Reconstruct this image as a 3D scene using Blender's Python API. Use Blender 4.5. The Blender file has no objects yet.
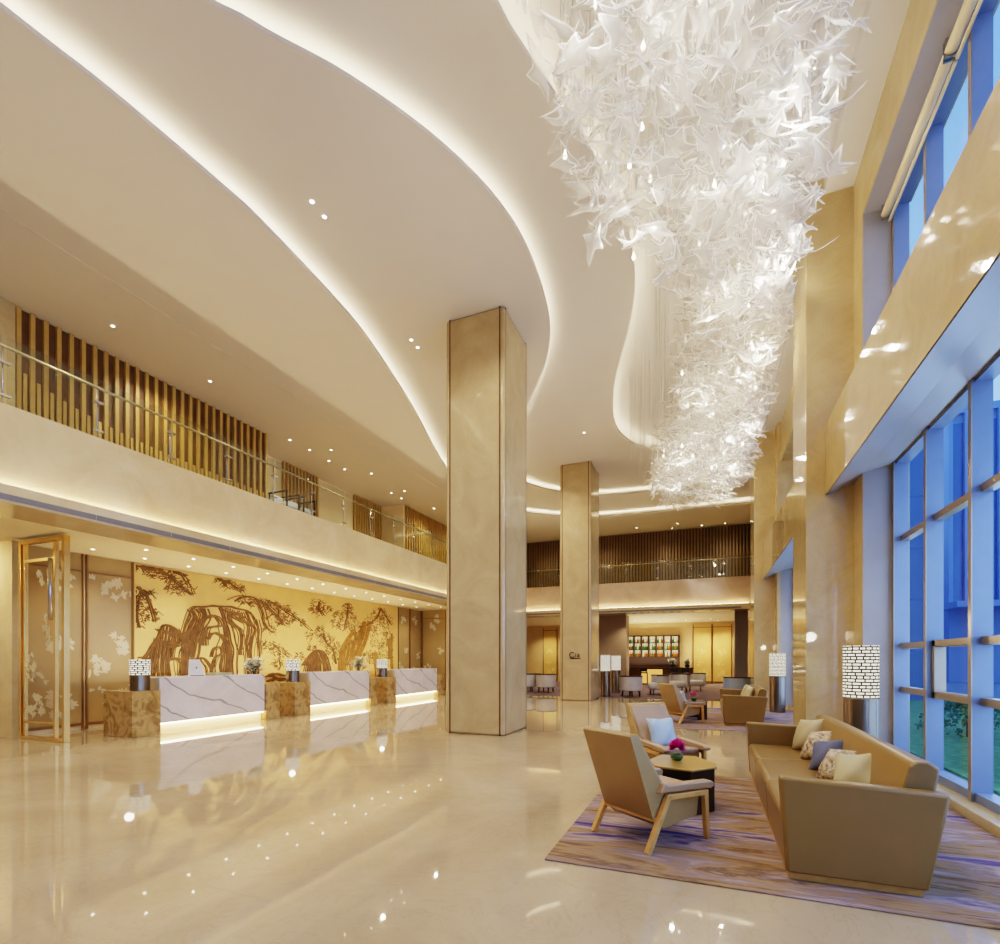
import bpy, math, random
from mathutils import Vector, Matrix
from mathutils.geometry import tessellate_polygon
FILMIC = True; EXPO = -0.03; LOOK = 'High Contrast'
SOFF, MAINL, CHL, GAL, LOUN, MURL, SKY, NLEAF, LEDS = 76, 370, 30, 190, 210, 70, 2.0, 2000, 26
UPFILL, WINL = 130, 560
R = math.radians
rnd = random.Random(7)
scene = bpy.context.scene
COL = scene.collection

# ------------------------------------------------------------------ materials
def s2l(c):
    def g(x):
        x /= 255.0
        return x / 12.92 if x <= 0.04045 else ((x + 0.055) / 1.055) ** 2.4
    return (g(c[0]), g(c[1]), g(c[2]), 1.0)

class NT:
    def __init__(self, name):
        self.m = bpy.data.materials.new(name); self.m.use_nodes = True
        self.t = self.m.node_tree; self.n = self.t.nodes; self.l = self.t.links
        self.bsdf = self.n['Principled BSDF']; self.out = self.n['Material Output']
    def node(self, t, **kw):
        n = self.n.new(t)
        for k, v in kw.items(): setattr(n, k, v)
        return n
    def link(self, a, b): self.l.new(a, b)
    def coord(self, scale=(1, 1, 1), kind='Object', rot=(0, 0, 0)):
        c = self.node('ShaderNodeTexCoord'); m = self.node('ShaderNodeMapping')
        m.inputs['Scale'].default_value = scale; m.inputs['Rotation'].default_value = rot
        self.link(c.outputs[kind], m.inputs['Vector']); return m.outputs['Vector']
    def noise(self, vec, scale, detail=4, rough=0.55, dist=0.0):
        n = self.node('ShaderNodeTexNoise'); n.inputs['Scale'].default_value = scale
        n.inputs['Detail'].default_value = detail; n.inputs['Roughness'].default_value = rough
        n.inputs['Distortion'].default_value = dist
        self.link(vec, n.inputs['Vector']); return n.outputs['Fac']
    def ramp(self, fac, stops):
        r = self.node('ShaderNodeValToRGB'); e = r.color_ramp.elements
        while len(e) < len(stops): e.new(0.5)
        for i, (p, c) in enumerate(stops): e[i].position = p; e[i].color = c
        self.link(fac, r.inputs['Fac']); return r.outputs['Color']
    def mix(self, fac, a, b, mode='MIX'):
        x = self.node('ShaderNodeMix', data_type='RGBA', blend_type=mode)
        for i, v in ((0, fac), (6, a), (7, b)):
            if hasattr(v, 'links') or hasattr(v, 'is_linked'): self.link(v, x.inputs[i])
            else: x.inputs[i].default_value = v
        return x.outputs[2]
    def bump(self, fac, strength, dist=0.01):
        b = self.node('ShaderNodeBump'); b.inputs['Strength'].default_value = strength
        b.inputs['Distance'].default_value = dist
        self.link(fac, b.inputs['Height']); self.link(b.outputs['Normal'], self.bsdf.inputs['Normal'])
    def set(self, **kw):
        for k, v in kw.items(): self.bsdf.inputs[k.replace('_', ' ')].default_value = v

def plain(name, c, rough=0.5, metal=0.0, var=0.06, scale=6.0, bump=0.0, spec=0.5, emit=None, es=0.0):
    t = NT(name); b = s2l(c); v = t.coord()
    f = t.noise(v, scale)
    lo = tuple(x * (1 - var) for x in b[:3]) + (1,); hi = tuple(min(1, x * (1 + var)) for x in b[:3]) + (1,)
    t.link(t.ramp(f, [(0.3, lo), (0.7, hi)]), t.bsdf.inputs['Base Color'])
    t.set(Roughness=rough, Metallic=metal); t.bsdf.inputs['Specular IOR Level'].default_value = spec
    if bump: t.bump(t.noise(v, scale * 40), bump, 0.003)
    if emit: t.bsdf.inputs['Emission Color'].default_value = s2l(emit); t.bsdf.inputs['Emission Strength'].default_value = es
    return t.m

def emis(name, c, s):
    t = NT(name); e = t.node('ShaderNodeEmission'); e.inputs['Color'].default_value = s2l(c); e.inputs['Strength'].default_value = s
    t.link(e.outputs[0], t.out.inputs['Surface']); return t.m

def marble(name, c1, c2, c3, scale=1.2, rough=0.12, vein=0.5, joint=None, dist=1.5, jcol=0.8, spec=0.5, bumpy=0, ior=0):
    t = NT(name); v = t.coord()
    f = t.noise(v, scale, 8, 0.62, dist)
    col = t.ramp(f, [(0.25, s2l(c1)), (0.5, s2l(c2)), (0.75, s2l(c3))])
    f2 = t.noise(v, scale * 3.1, 6, 0.7, 2.5)
    w = t.ramp(f2, [(0.485, (0, 0, 0, 1)), (0.5, (vein, vein, vein, 1)), (0.515, (0, 0, 0, 1))])
    vc = tuple(x * 0.72 for x in s2l(c1)[:3]) + (1,)
    col = t.mix(w, col, vc)
    if joint:
        sep = t.node('ShaderNodeSeparateXYZ'); t.link(t.coord(), sep.inputs[0])
        mask = None
        for ax, step in joint:
            m1 = t.node('ShaderNodeMath', operation='MULTIPLY'); m1.inputs[1].default_value = 1.0 / step
            t.link(sep.outputs[ax], m1.inputs[0])
            m2 = t.node('ShaderNodeMath', operation='FRACT'); t.link(m1.outputs[0], m2.inputs[0])
            m3 = t.node('ShaderNodeMath', operation='LESS_THAN'); m3.inputs[1].default_value = 0.006 / step
            t.link(m2.outputs[0], m3.inputs[0])
            if mask is None: mask = m3.outputs[0]
            else:
                mm = t.node('ShaderNodeMath', operation='MAXIMUM'); t.link(mask, mm.inputs[0]); t.link(m3.outputs[0], mm.inputs[1]); mask = mm.outputs[0]
        col = t.mix(mask, col, tuple(x * jcol for x in s2l(c2)[:3]) + (1,))
    t.link(col, t.bsdf.inputs['Base Color']); t.set(Roughness=rough); t.bsdf.inputs['Specular IOR Level'].default_value = spec
    if bumpy: t.bump(t.noise(t.coord((1, 0.5, 1.6)), 7, 3), bumpy, 0.01)
    if ior: t.bsdf.inputs['IOR'].default_value = ior
    return t.m

M = {}
M['floor'] = marble('polished_beige_floor', (164, 141, 109), (180, 158, 126), (194, 174, 143), 0.45, 0.03, 0.3, [(0, 2.4), (1, 2.4)], 1.0, 0.93, 0.5, 0, 1.95)
M['wall'] = marble('beige_marble', (188, 162, 116), (199, 175, 130), (208, 186, 144), 1.6, 0.16, 0.3, [(2, 1.3)], 1.2, 0.9)
M['wallpol'] = marble('polished_beige_marble', (188, 162, 116), (199, 175, 130), (208, 186, 144), 1.6, 0.05, 0.3, [(2, 1.3)], 1.2, 0.9, 0.8, 0.12)
M['column'] = marble('column_marble', (176, 152, 112), (188, 165, 125), (198, 177, 138), 1.1, 0.07, 0.25, [(2, 2.77)], 1.2, 0.9, 0.6)
M['fascia'] = marble('fascia_marble', (180, 157, 118), (191, 169, 131), (200, 180, 144), 1.0, 0.14, 0.2, [(1, 2.4)], 1.0, 0.95)
M['paint'] = plain('ceiling_paint', (222, 216, 208), 0.75, 0, 0.01, 2, 0, 0.2)
M['paintw'] = plain('warm_paint', (236, 216, 176), 0.7, 0, 0.02, 2, 0, 0.2)
M['brown'] = plain('brown_inlay', (92, 58, 30), 0.35)
M['slot'] = plain('shadow_slot', (224, 216, 206), 0.8)
M['grille'] = plain('dark_grille', (112, 106, 104), 0.5, 0.3)
M['slatgold'] = plain('gold_oak_slat', (196, 160, 92), 0.45, 0.0, 0.1, 3)
M['slatback'] = plain('dark_brown_panel', (110, 76, 40), 0.6, 0, 0.15, 5)
M['slatdark'] = plain('bronze_slat', (150, 126, 92), 0.4, 0.2, 0.12, 4)
M['slatdback'] = plain('umber_panel', (104, 84, 60), 0.6, 0, 0.15, 4)
M['wood_light'] = plain('pale_oak_panel', (216, 188, 138), 0.5, 0, 0.06, 2)
M['steel'] = plain('brushed_steel', (200, 200, 204), 0.25, 1.0)
M['brass'] = plain('brushed_brass', (230, 194, 128), 0.25, 1.0, 0.06)
M['brassd'] = plain('dark_brass', (140, 104, 64), 0.4, 0.4)
M['alu'] = plain('aluminium_blue_light_tint', (128, 140, 172), 0.42, 0.25, 0.03)  # grey aluminium; the blue of the outside light is put into its colour
M['aluin'] = plain('warm_grey_aluminium', (164, 150, 132), 0.38, 0.6, 0.03)
M['goldpanel'] = plain('gold_leaf_panel', (226, 190, 118), 0.42, 0.15, 0.07, 1.5)
M['bronze'] = plain('bronze_relief', (122, 86, 42), 0.42, 0.3, 0.25, 6)
M['bronzel'] = plain('gold_relief', (164, 120, 56), 0.4, 0.4, 0.25, 6)
M['leather'] = plain('tan_leather', (166, 135, 88), 0.36, 0, 0.04, 5, 0.12)
M['leatherd'] = plain('taupe_leather', (168, 134, 98), 0.36, 0, 0.04, 5, 0.12)
M['sofa'] = plain('olive_tan_leather', (136, 106, 60), 0.34, 0, 0.04, 5, 0.1)
M['rail'] = plain('champagne_metal', (188, 168, 130), 0.3, 0.8)
M['coollit_reveal'] = plain('marble_tinted_by_window_light', (164, 158, 156), 0.35, 0, 0.05, 2)  # same marble as the wall, greyed so its colour carries the cool window light
M['fasciab'] = marble('mauve_beige_marble', (172, 148, 122), (184, 161, 136), (194, 172, 148), 1.0, 0.12, 0.2, [(0, 2.4)], 1.0, 0.95)
M['oak'] = plain('light_oak', (206, 156, 88), 0.45, 0, 0.12, 14)
M['seatgrey'] = plain('mauve_grey_leather', (168, 138, 108), 0.45, 0, 0.05, 5, 0.1)
M['darkwood'] = plain('dark_walnut', (58, 42, 28), 0.35, 0, 0.2, 8)
M['goldtop'] = plain('gold_lacquer_top', (196, 160, 92), 0.28, 0.55, 0.05)
M['lampmetal'] = plain('bronze_lamp_metal', (140, 124, 108), 0.26, 0.9, 0.04)
M['magenta'] = plain('magenta_petal', (214, 30, 140), 0.5, 0, 0.2, 30)
M['pink'] = plain('pink_petal', (220, 120, 150), 0.5, 0, 0.2, 30)
M['greenbowl'] = plain('green_glaze_bowl', (66, 92, 38), 0.25, 0, 0.2, 10)
M['leafg'] = plain('green_leaf', (70, 96, 48), 0.5, 0, 0.2, 10)
M['whitefl'] = plain('white_blossom', (240, 240, 224), 0.6, 0, 0.05, 20)
M['darkpot'] = plain('dark_bronze_pot', (66, 48, 30), 0.4, 0.2)
M['white'] = plain('white_plastic', (232, 230, 226), 0.4)
M['greyfab'] = plain('pale_grey_fabric', (196, 190, 184), 0.8, 0, 0.06, 10, 0.2)
M['bluefab'] = plain('blue_grey_fabric', (150, 162, 186), 0.75, 0, 0.06, 10, 0.2)
M['black'] = plain('black_metal', (34, 30, 30), 0.4, 0.3)
M['greywall'] = plain('grey_brown_stone', (150, 130, 108), 0.5, 0, 0.05, 2)
M['mauvewall'] = plain('mauve_grey_panel', (124, 112, 108), 0.5, 0, 0.05, 2)
M['bluesil'] = plain('pale_blue_silk', (176, 192, 204), 0.45, 0, 0.08, 5, 0.1)
M['navyfab'] = plain('slate_blue_fabric', (92, 96, 122), 0.7, 0, 0.06, 8, 0.2)
M['ivory'] = plain('ivory_satin', (184, 172, 136), 0.5, 0, 0.05, 5, 0.1)
M['sage'] = plain('beige_satin', (178, 162, 126), 0.5, 0, 0.05, 5, 0.1)
M['etched'] = plain('white_etched_leaf', (204, 190, 158), 0.6, 0, 0.05, 8)
M['etchedg'] = plain('gold_etched_leaf', (236, 210, 140), 0.5, 0, 0.05, 8)
M['tanglass'] = plain('bronze_tinted_glass', (168, 142, 98), 0.22, 0.0, 0.05, 2, 0, 0.4)
M['bottle_g'] = plain('green_bottle_glass', (70, 120, 60), 0.15, 0, 0.1)
M['bottle_a'] = plain('amber_bottle_glass', (180, 104, 36), 0.15, 0, 0.1)
M['bottle_c'] = plain('pale_bottle_glass', (206, 214, 190), 0.15, 0, 0.1)
M['stonepath'] = plain('grey_paving', (140, 146, 156), 0.8, 0, 0.1, 2)
M['grass'] = plain('garden_grass', (104, 150, 78), 0.9, 0, 0.35, 9, 0.5)
M['hedge'] = plain('hedge_leaf', (78, 116, 62), 0.8, 0, 0.4, 8)
M['bark'] = plain('tree_bark', (70, 60, 50), 0.9)
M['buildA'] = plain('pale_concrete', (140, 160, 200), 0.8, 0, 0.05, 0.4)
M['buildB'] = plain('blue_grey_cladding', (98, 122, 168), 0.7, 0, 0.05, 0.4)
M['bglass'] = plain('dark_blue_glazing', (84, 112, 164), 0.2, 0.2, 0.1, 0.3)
M['led'] = emis('cove_led', (255, 238, 206), LEDS)
M['ledlow'] = emis('warm_strip_led', (255, 232, 190), 42)
M['spot'] = emis('downlight_lens', (255, 240, 210), 18)
M['bulb'] = emis('pendant_bulb', (255, 240, 214), 14)
M['shelfback'] = emis('backlit_shelf', (255, 226, 176), 0.95)
M['barglow'] = emis('backlit_onyx_bar', (255, 190, 104), 1.0)
M['slotline'] = plain('pale_reveal', (150, 142, 134), 0.6)

def white_marble():
    t = NT('white_veined_marble'); v = t.coord((1, 0.8, 1), rot=(R(35), 0, 0))
    n = t.noise(v, 1.1, 6, 0.6, 0.6)
    ad = t.node('ShaderNodeTexWave', wave_type='BANDS', bands_direction='Z')
    ad.inputs['Scale'].default_value = 0.62; ad.inputs['Distortion'].default_value = 7; ad.inputs['Detail'].default_value = 4; ad.inputs['Detail Scale'].default_value = 0.9
    t.link(v, ad.inputs['Vector'])
    w = t.ramp(ad.outputs['Fac'], [(0.0, (.75, .75, .75, 1)), (0.008, (0.3, 0.3, 0.3, 1)), (0.03, (0, 0, 0, 1))])
    base = t.ramp(n, [(0.3, s2l((204, 196, 190))), (0.65, s2l((228, 221, 216)))])
    t.link(t.mix(w, base, s2l((120, 108, 104))), t.bsdf.inputs['Base Color']); t.set(Roughness=0.12); return t.m
M['wmarble'] = white_marble()
def onyx():
    t = NT('brown_gold_onyx'); v = t.coord()
    f = t.noise(v, 2.4, 9, 0.62, 1.2)
    t.link(t.ramp(f, [(0.25, s2l((118, 88, 52))), (0.42, s2l((158, 126, 80))), (0.52, s2l((192, 160, 106))), (0.62, s2l((150, 118, 82))), (0.8, s2l((212, 186, 136)))]), t.bsdf.inputs['Base Color'])
    t.set(Roughness=0.15); return t.m
M['onyx'] = onyx()
def rugmat():
    t = NT('streaked_wool_rug')
    v = t.coord((0.40, 2.0, 1)); f = t.noise(v, 1.25, 9, 0.62, 0.7)
    v2 = t.coord((0.5, 4.5, 1)); g = t.noise(v2, 1.6, 6, 0.6, 0.3)
    mx = t.node('ShaderNodeMath', operation='MULTIPLY_ADD'); t.link(g, mx.inputs[0]); mx.inputs[1].default_value = 0.25; t.link(f, mx.inputs[2])
    col = t.ramp(mx.outputs[0], [(0.455, s2l((62, 48, 104))), (0.52, s2l((102, 86, 118))), (0.565, s2l((164, 144, 138))), (0.61, s2l((134, 112, 106))), (0.65, s2l((156, 126, 92))), (0.695, s2l((112, 86, 66))), (0.745, s2l((156, 134, 128))), (0.82, s2l((84, 68, 114)))])
    t.link(col, t.bsdf.inputs['Base Color']); t.set(Roughness=0.95); t.bsdf.inputs['Specular IOR Level'].default_value = 0.1
    t.bump(t.noise(t.coord(), 260, 2), 0.4, 0.004); return t.m
M['rug'] = rugmat()
def carpet():
    t = NT('dark_lounge_carpet'); f = t.noise(t.coord((1, 3, 1)), 1.5, 6)
    t.link(t.ramp(f, [(0.35, s2l((70, 56, 74))), (0.6, s2l((120, 98, 92))), (0.8, s2l((150, 122, 92)))]), t.bsdf.inputs['Base Color']); t.set(Roughness=0.9); return t.m
M['carpet'] = carpet()
def patfab():
    t = NT('wrinkled_champagne_silk'); f = t.noise(t.coord((1, 1, 1)), 14, 5, 0.7, 1.5)
    t.link(t.ramp(f, [(0.38, s2l((120, 88, 56))), (0.5, s2l((206, 184, 152))), (0.65, s2l((226, 212, 190)))]), t.bsdf.inputs['Base Color'])
    t.set(Roughness=0.4); t.bump(f, 0.8, 0.03); return t.m
M['pattern'] = patfab()
def bricks(name, sx, sy, strength):
    t = NT(name); c = t.node('ShaderNodeTexCoord'); m = t.node('ShaderNodeMapping'); m.inputs['Scale'].default_value = (sx, sy, 1)
    t.link(c.outputs['UV'], m.inputs['Vector'])
    b = t.node('ShaderNodeTexBrick'); b.inputs['Scale'].default_value = 1.0
    b.inputs['Color1'].default_value = (1, 1, 1, 1); b.inputs['Color2'].default_value = (0.86, 0.84, 0.8, 1); b.inputs['Mortar'].default_value = (0, 0, 0, 1)
    b.inputs['Mortar Size'].default_value = 0.06; b.inputs['Brick Width'].default_value = 0.75; b.inputs['Row Height'].default_value = 0.28
    b.offset = 0.37; b.offset_frequency = 2; b.squash = 0.7; b.squash_frequency = 3
    t.link(m.outputs[0], b.inputs['Vector'])
    e = t.node('ShaderNodeEmission'); e.inputs['Strength'].default_value = strength
    t.link(t.mix(1.0, b.outputs['Color'], s2l((255, 246, 226)), 'MULTIPLY'), e.inputs['Color'])
    d = t.node('ShaderNodeBsdfDiffuse'); d.inputs['Color'].default_value = s2l((60, 52, 46))
    a = t.node('ShaderNodeAddShader'); t.link(e.outputs[0], a.inputs[0]); t.link(d.outputs[0], a.inputs[1]); t.link(a.outputs[0], t.out.inputs['Surface']); return t.m
M['led_desk'] = emis('desk_led', (255, 232, 190), 13)
M['shade_small'] = bricks('perforated_small_shade', 6, 2.2, 1.5)
M['shade'] = bricks('perforated_lamp_shade', 9, 4.6, 1.5)

def glassmat(name, tint, refl=1.0, rough=0.0):
    t = NT(name); tr = t.node('ShaderNodeBsdfTransparent'); tr.inputs['Color'].default_value = tint
    g = t.node('ShaderNodeBsdfGlossy'); g.inputs['Roughness'].default_value = rough; g.inputs['Color'].default_value = (1, 1, 1, 1)
    lw = t.node('ShaderNodeLayerWeight'); lw.inputs['Blend'].default_value = 0.5
    pw = t.node('ShaderNodeMath', operation='POWER'); t.link(lw.outputs['Facing'], pw.inputs[0]); pw.inputs[1].default_value = 5.0
    fr = t.node('ShaderNodeMath', operation='MULTIPLY_ADD'); t.link(pw.outputs[0], fr.inputs[0]); fr.inputs[1].default_value = 0.6 * refl; fr.inputs[2].default_value = 0.05 * refl
    m = t.node('ShaderNodeMixShader'); t.link(fr.outputs[0], m.inputs[0]); t.link(tr.outputs[0], m.inputs[1]); t.link(g.outputs[0], m.inputs[2])
    t.link(m.outputs[0], t.out.inputs['Surface']); return t.m
M['glass'] = glassmat('clear_glass', (0.90, 0.93, 0.90, 1))
M['winglass'] = glassmat('window_glass', (0.84, 0.91, 1.0, 1), 0.45)
M['screenglass'] = glassmat('smoked_screen_glass', (0.92, 0.87, 0.78, 1))

def leafglass(name, white, tr_amt):
    t = NT(name)
    tr = t.node('ShaderNodeBsdfTransparent'); tr.inputs['Color'].default_value = (1, 0.985, 0.96, 1)
    d = t.node('ShaderNodeBsdfDiffuse'); d.inputs['Color'].default_value = white
    tl = t.node('ShaderNodeBsdfTranslucent'); tl.inputs['Color'].default_value = white
    a = t.node('ShaderNodeMixShader'); a.inputs[0].default_value = 0.5; t.link(d.outputs[0], a.inputs[1]); t.link(tl.outputs[0], a.inputs[2])
    g = t.node('ShaderNodeBsdfGlossy'); g.inputs['Roughness'].default_value = 0.12
    a2 = t.node('ShaderNodeMixShader'); a2.inputs[0].default_value = 0.12; t.link(a.outputs[0], a2.inputs[1]); t.link(g.outputs[0], a2.inputs[2])
    m = t.node('ShaderNodeMixShader'); m.inputs[0].default_value = tr_amt; t.link(a2.outputs[0], m.inputs[1]); t.link(tr.outputs[0], m.inputs[2])
    t.link(m.outputs[0], t.out.inputs['Surface']); return t.m
M['leaf'] = leafglass('frosted_leaf_glass', (0.98, 0.96, 0.90, 1), 0.60)
M['leafrim'] = leafglass('frosted_leaf_rim', (1.0, 0.985, 0.95, 1), 0.05)
M['wire'] = plain('thin_steel_wire', (206, 200, 190), 0.4, 0.3)

# ------------------------------------------------------------------ mesh helpers
class MB:
    def __init__(s): s.v = []; s.f = []; s.mi = []; s.uv = None
    def add(s, vs, fs, mi=0):
        o = len(s.v); s.v += [tuple(p) for p in vs]
        for f in fs: s.f.append([i + o for i in f]); s.mi.append(mi)
    def hexa(s, p, mi=0):
        s.add(p, [(3, 2, 1, 0), (4, 5, 6, 7), (0, 1, 5, 4), (1, 2, 6, 5), (2, 3, 7, 6), (3, 0, 4, 7)], mi); return s
    def box(s, x0, x1, y0, y1, z0, z1, mi=0):
        return s.hexa([(x0, y0, z0), (x1, y0, z0), (x1, y1, z0), (x0, y1, z0), (x0, y0, z1), (x1, y0, z1), (x1, y1, z1), (x0, y1, z1)], mi)
    def prism(s, pts, vec, mi=0):
        n = len(pts); vec = Vector(vec)
        a = [Vector(p) for p in pts]; b = [p + vec for p in a]
        tri = tessellate_polygon([a])
        fs = [tuple(t) for t in tri] + [tuple(n + i for i in reversed(t)) for t in tri] + [(i, (i + 1) % n, n + (i + 1) % n, n + i) for i in range(n)]
        s.add(a + b, fs, mi); return s
    def poly(s, pts, mi=0):
        a = [Vector(p) for p in pts]; s.add(a, [tuple(t) for t in tessellate_polygon([a])], mi); return s
    def lathe(s, prof, n=24, c=(0, 0, 0), mi=0, cap=True):
        vs = []; fs = []
        for r, z in prof:
            for k in range(n):
                a = 2 * math.pi * k / n; vs.append((c[0] + r * math.cos(a), c[1] + r * math.sin(a), c[2] + z))
        for i in range(len(prof) - 1):
            for k in range(n):
                k2 = (k + 1) % n; fs.append((i * n + k, i * n + k2, (i + 1) * n + k2, (i + 1) * n + k))
        if cap:
            fs.append(tuple(reversed(range(n)))); fs.append(tuple((len(prof) - 1) * n + k for k in range(n)))
        s.add(vs, fs, mi); return s
    def tube(s, pts, r, n=6, mi=0, taper=None):
        pts = [Vector(p) for p in pts]; vs = []; fs = []
        for i, p in enumerate(pts):
            d = (pts[min(i + 1, len(pts) - 1)] - pts[max(i - 1, 0)]).normalized()
            up = Vector((0, 0, 1)) if abs(d.z) < 0.9 else Vector((1, 0, 0))
            a = d.cross(up).normalized(); b = d.cross(a)
            rr = r if taper is None else r * (1 + (taper - 1) * i / max(1, len(pts) - 1))
            for k in range(n):
                t = 2 * math.pi * k / n; vs.append(p + a * (rr * math.cos(t)) + b * (rr * math.sin(t)))
        for i in range(len(pts) - 1):
            for k in range(n):
                k2 = (k + 1) % n; fs.append((i * n + k, i * n + k2, (i + 1) * n + k2, (i + 1) * n + k))
        fs.append(tuple(range(n))); fs.append(tuple((len(pts) - 1) * n + k for k in reversed(range(n))))
        s.add(vs, fs, mi); return s
    def bar(s, p0, p1, w, h, side=(0, 1, 0), mi=0, w1=None, h1=None):
        """rectangular bar from p0 to p1; w along side, h perpendicular"""
        p0 = Vector(p0); p1 = Vector(p1); d = (p1 - p0).normalized(); a = Vector(side).normalized(); b = d.cross(a).normalized()
        w1 = w if w1 is None else w1; h1 = h if h1 is None else h1
        q = []
        for p, ww, hh in ((p0, w, h), (p1, w1, h1)):
            q += [p - a * ww / 2 - b * hh / 2, p + a * ww / 2 - b * hh / 2, p + a * ww / 2 + b * hh / 2, p - a * ww / 2 + b * hh / 2]
        return s.hexa(q, mi)
    def build(s, name, mat, parent=None, smooth=False, bevel=0.0, seg=2, sub=0):
        me = bpy.data.meshes.new(name); me.from_pydata(s.v, [], s.f)
        mats = mat if isinstance(mat, (list, tuple)) else [mat]
        for m in mats: me.materials.append(m)
        if len(mats) > 1: me.polygons.foreach_set('material_index', s.mi)
        if smooth: me.polygons.foreach_set('use_smooth', [True] * len(me.polygons))
        me.update()
        import bmesh
        bm = bmesh.new(); bm.from_mesh(me); bmesh.ops.recalc_face_normals(bm, faces=bm.faces[:]); bm.to_mesh(me); bm.free()
        o = bpy.data.objects.new(name, me); COL.objects.link(o)
        if parent: o.parent = parent
        if bevel:
            b = o.modifiers.new('Bevel', 'BEVEL'); b.width = bevel; b.segments = seg; b.limit_method = 'ANGLE'; b.angle_limit = R(40)
            if smooth is False:
                me.polygons.foreach_set('use_smooth', [True] * len(me.polygons))
                try: me.set_sharp_from_angle(angle=R(40))
                except Exception: pass
        if sub:
            sb = o.modifiers.new('Sub', 'SUBSURF'); sb.levels = sub; sb.render_levels = sub
        return o

def empty(name, loc=(0, 0, 0), rz=0.0):
    o = bpy.data.objects.new(name, None); COL.objects.link(o); o.location = loc; o.rotation_euler = (0, 0, rz); o.empty_display_size = 0.1
    return o
def tag(o, label=None, cat=None, group=None, kind=None):
    if label: o['label'] = label
    if cat: o['category'] = cat
    if group: o['group'] = group
    if kind: o['kind'] = kind
    return o
def thing(name, label, cat, loc=(0, 0, 0), rz=0.0, group=None): return tag(empty(name, loc, rz), label, cat, group)
def struct(name, mb, mat, **kw): return tag(mb.build(name, mat, **kw), kind='structure')
def copy_tree(o, parent=None):
    c = o.copy(); COL.objects.link(c); c.parent = parent
    for ch in list(o.children): copy_tree(ch, c)
    return c
def dup(o, loc, rz=0.0, label=None, group=None):
    c = copy_tree(o); c.location = loc; c.rotation_euler = (0, 0, rz)
    if label: c['label'] = label
    if group: c['group'] = group
    return c
def B(*a): return MB().box(*a)

def uvcyl(name, r, z0, z1, mat, parent, n=40):
    me = bpy.data.meshes.new(name); vs = []; fs = []
    for k in range(n):
        a = 2 * math.pi * k / n; vs += [(r * math.cos(a), r * math.sin(a), z0), (r * math.cos(a), r * math.sin(a), z1)]
    for k in range(n): k2 = (k + 1) % n; fs.append((2 * k, 2 * k2, 2 * k2 + 1, 2 * k + 1))
    me.from_pydata(vs, [], fs); u = me.uv_layers.new(name='UVMap')
    for p in me.polygons:
        k = p.index
        for li, q in zip(p.loop_indices, ((k / n, 0), ((k + 1) / n, 0), ((k + 1) / n, 1), (k / n, 1))): u.data[li].uv = q
        p.use_smooth = True
    me.materials.append(mat); o = bpy.data.objects.new(name, me); COL.objects.link(o); o.parent = parent; return o

def catmull(pts, n=8):
    out = []
    P = [pts[0]] + list(pts) + [pts[-1]]
    for i in range(1, len(P) - 2):
        for k in range(n):
            t = k / n; p = []
            for d in range(len(pts[0])):
                a, b, c, e = P[i - 1][d], P[i][d], P[i + 1][d], P[i + 2][d]
                p.append(0.5 * (2 * b + (c - a) * t + (2 * a - 5 * b + 4 * c - e) * t * t + (3 * b - a - 3 * c + e) * t ** 3))
            out.append(tuple(p))
    out.append(tuple(pts[-1])); return out
# ------------------------------------------------------------------ camera
cam = bpy.data.cameras.new('camera'); cam_o = bpy.data.objects.new('camera', cam); COL.objects.link(cam_o)
YAW = math.atan(208 / 512.0)
cam.sensor_width = 36; cam.lens = 36 * 0.512; cam.shift_y = (659 - 472) / 1000.0; cam.clip_end = 400
cam_o.location = (0, 0, 1.5); cam_o.rotation_euler = (R(90), 0, YAW); scene.camera = cam_o
scene.view_settings.view_transform = 'Filmic' if FILMIC else 'Standard'
scene.view_settings.look = LOOK if FILMIC else 'None'
scene.view_settings.exposure = EXPO
scene.cycles.transparent_max_bounces = 24
scene.cycles.max_bounces = 8; scene.cycles.diffuse_bounces = 4; scene.cycles.glossy_bounces = 4; scene.cycles.transmission_bounces = 6
scene.cycles.sample_clamp_indirect = 6.0
scene.cycles.caustics_reflective = False; scene.cycles.caustics_refractive = False

# ------------------------------------------------------------------ room shell
Y0 = -7.0
struct('floor', B(-14, 2.25, Y0, 34, -0.1, 0), M['floor'])
Z0, Z1, Z2, Z3 = 8.15, 8.36, 8.56, 8.95
C1 = [(-7.6, Y0), (-7.2, 0), (-6.69, 2.92), (-6.5, 3.86), (-6.34, 5.23), (-6.31, 6.0), (-6.43, 8.02), (-6.69, 9.48), (-7.28, 11.84), (-8.3, 15.3), (-8.75, 18), (-8.4, 20.5), (-7.66, 22.0), (-6.47, 23.1), (-4.83, 23.93), (-1.42, 24.15), (2.3, 24.2)]
C2 = [(-6.2, Y0), (-5.6, 0), (-5.0, 3.3), (-4.57, 4.12), (-3.94, 4.92), (-3.33, 5.97), (-2.92, 7.12), (-2.8, 8.3), (-2.95, 9.9), (-3.33, 11.05), (-3.88, 12.08), (-4.52, 13.11), (-5.6, 14.9), (-6.5, 16.8), (-6.65, 18.4), (-6.19, 19.67), (-5.5, 20.5), (-4.33, 21.4), (-2.31, 21.7), (0.4, 21.6), (2.3, 21.4)]
C3 = [(-2.9, Y0), (-2.6, 0), (-2.3, 3.8), (-2.09, 5.16), (-1.98, 5.59), (-1.76, 6.25), (-1.48, 7.22), (-1.3, 8.07), (-1.21, 8.88), (-1.27, 9.88), (-1.47, 10.81), (-1.84, 12.0), (-2.2, 13.19), (-2.51, 14.77), (-2.57, 15.99), (-2.36, 16.98), (-1.9, 17.81), (-1.08, 18.41), (0.2, 18.55), (2.3, 18.5)]
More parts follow.
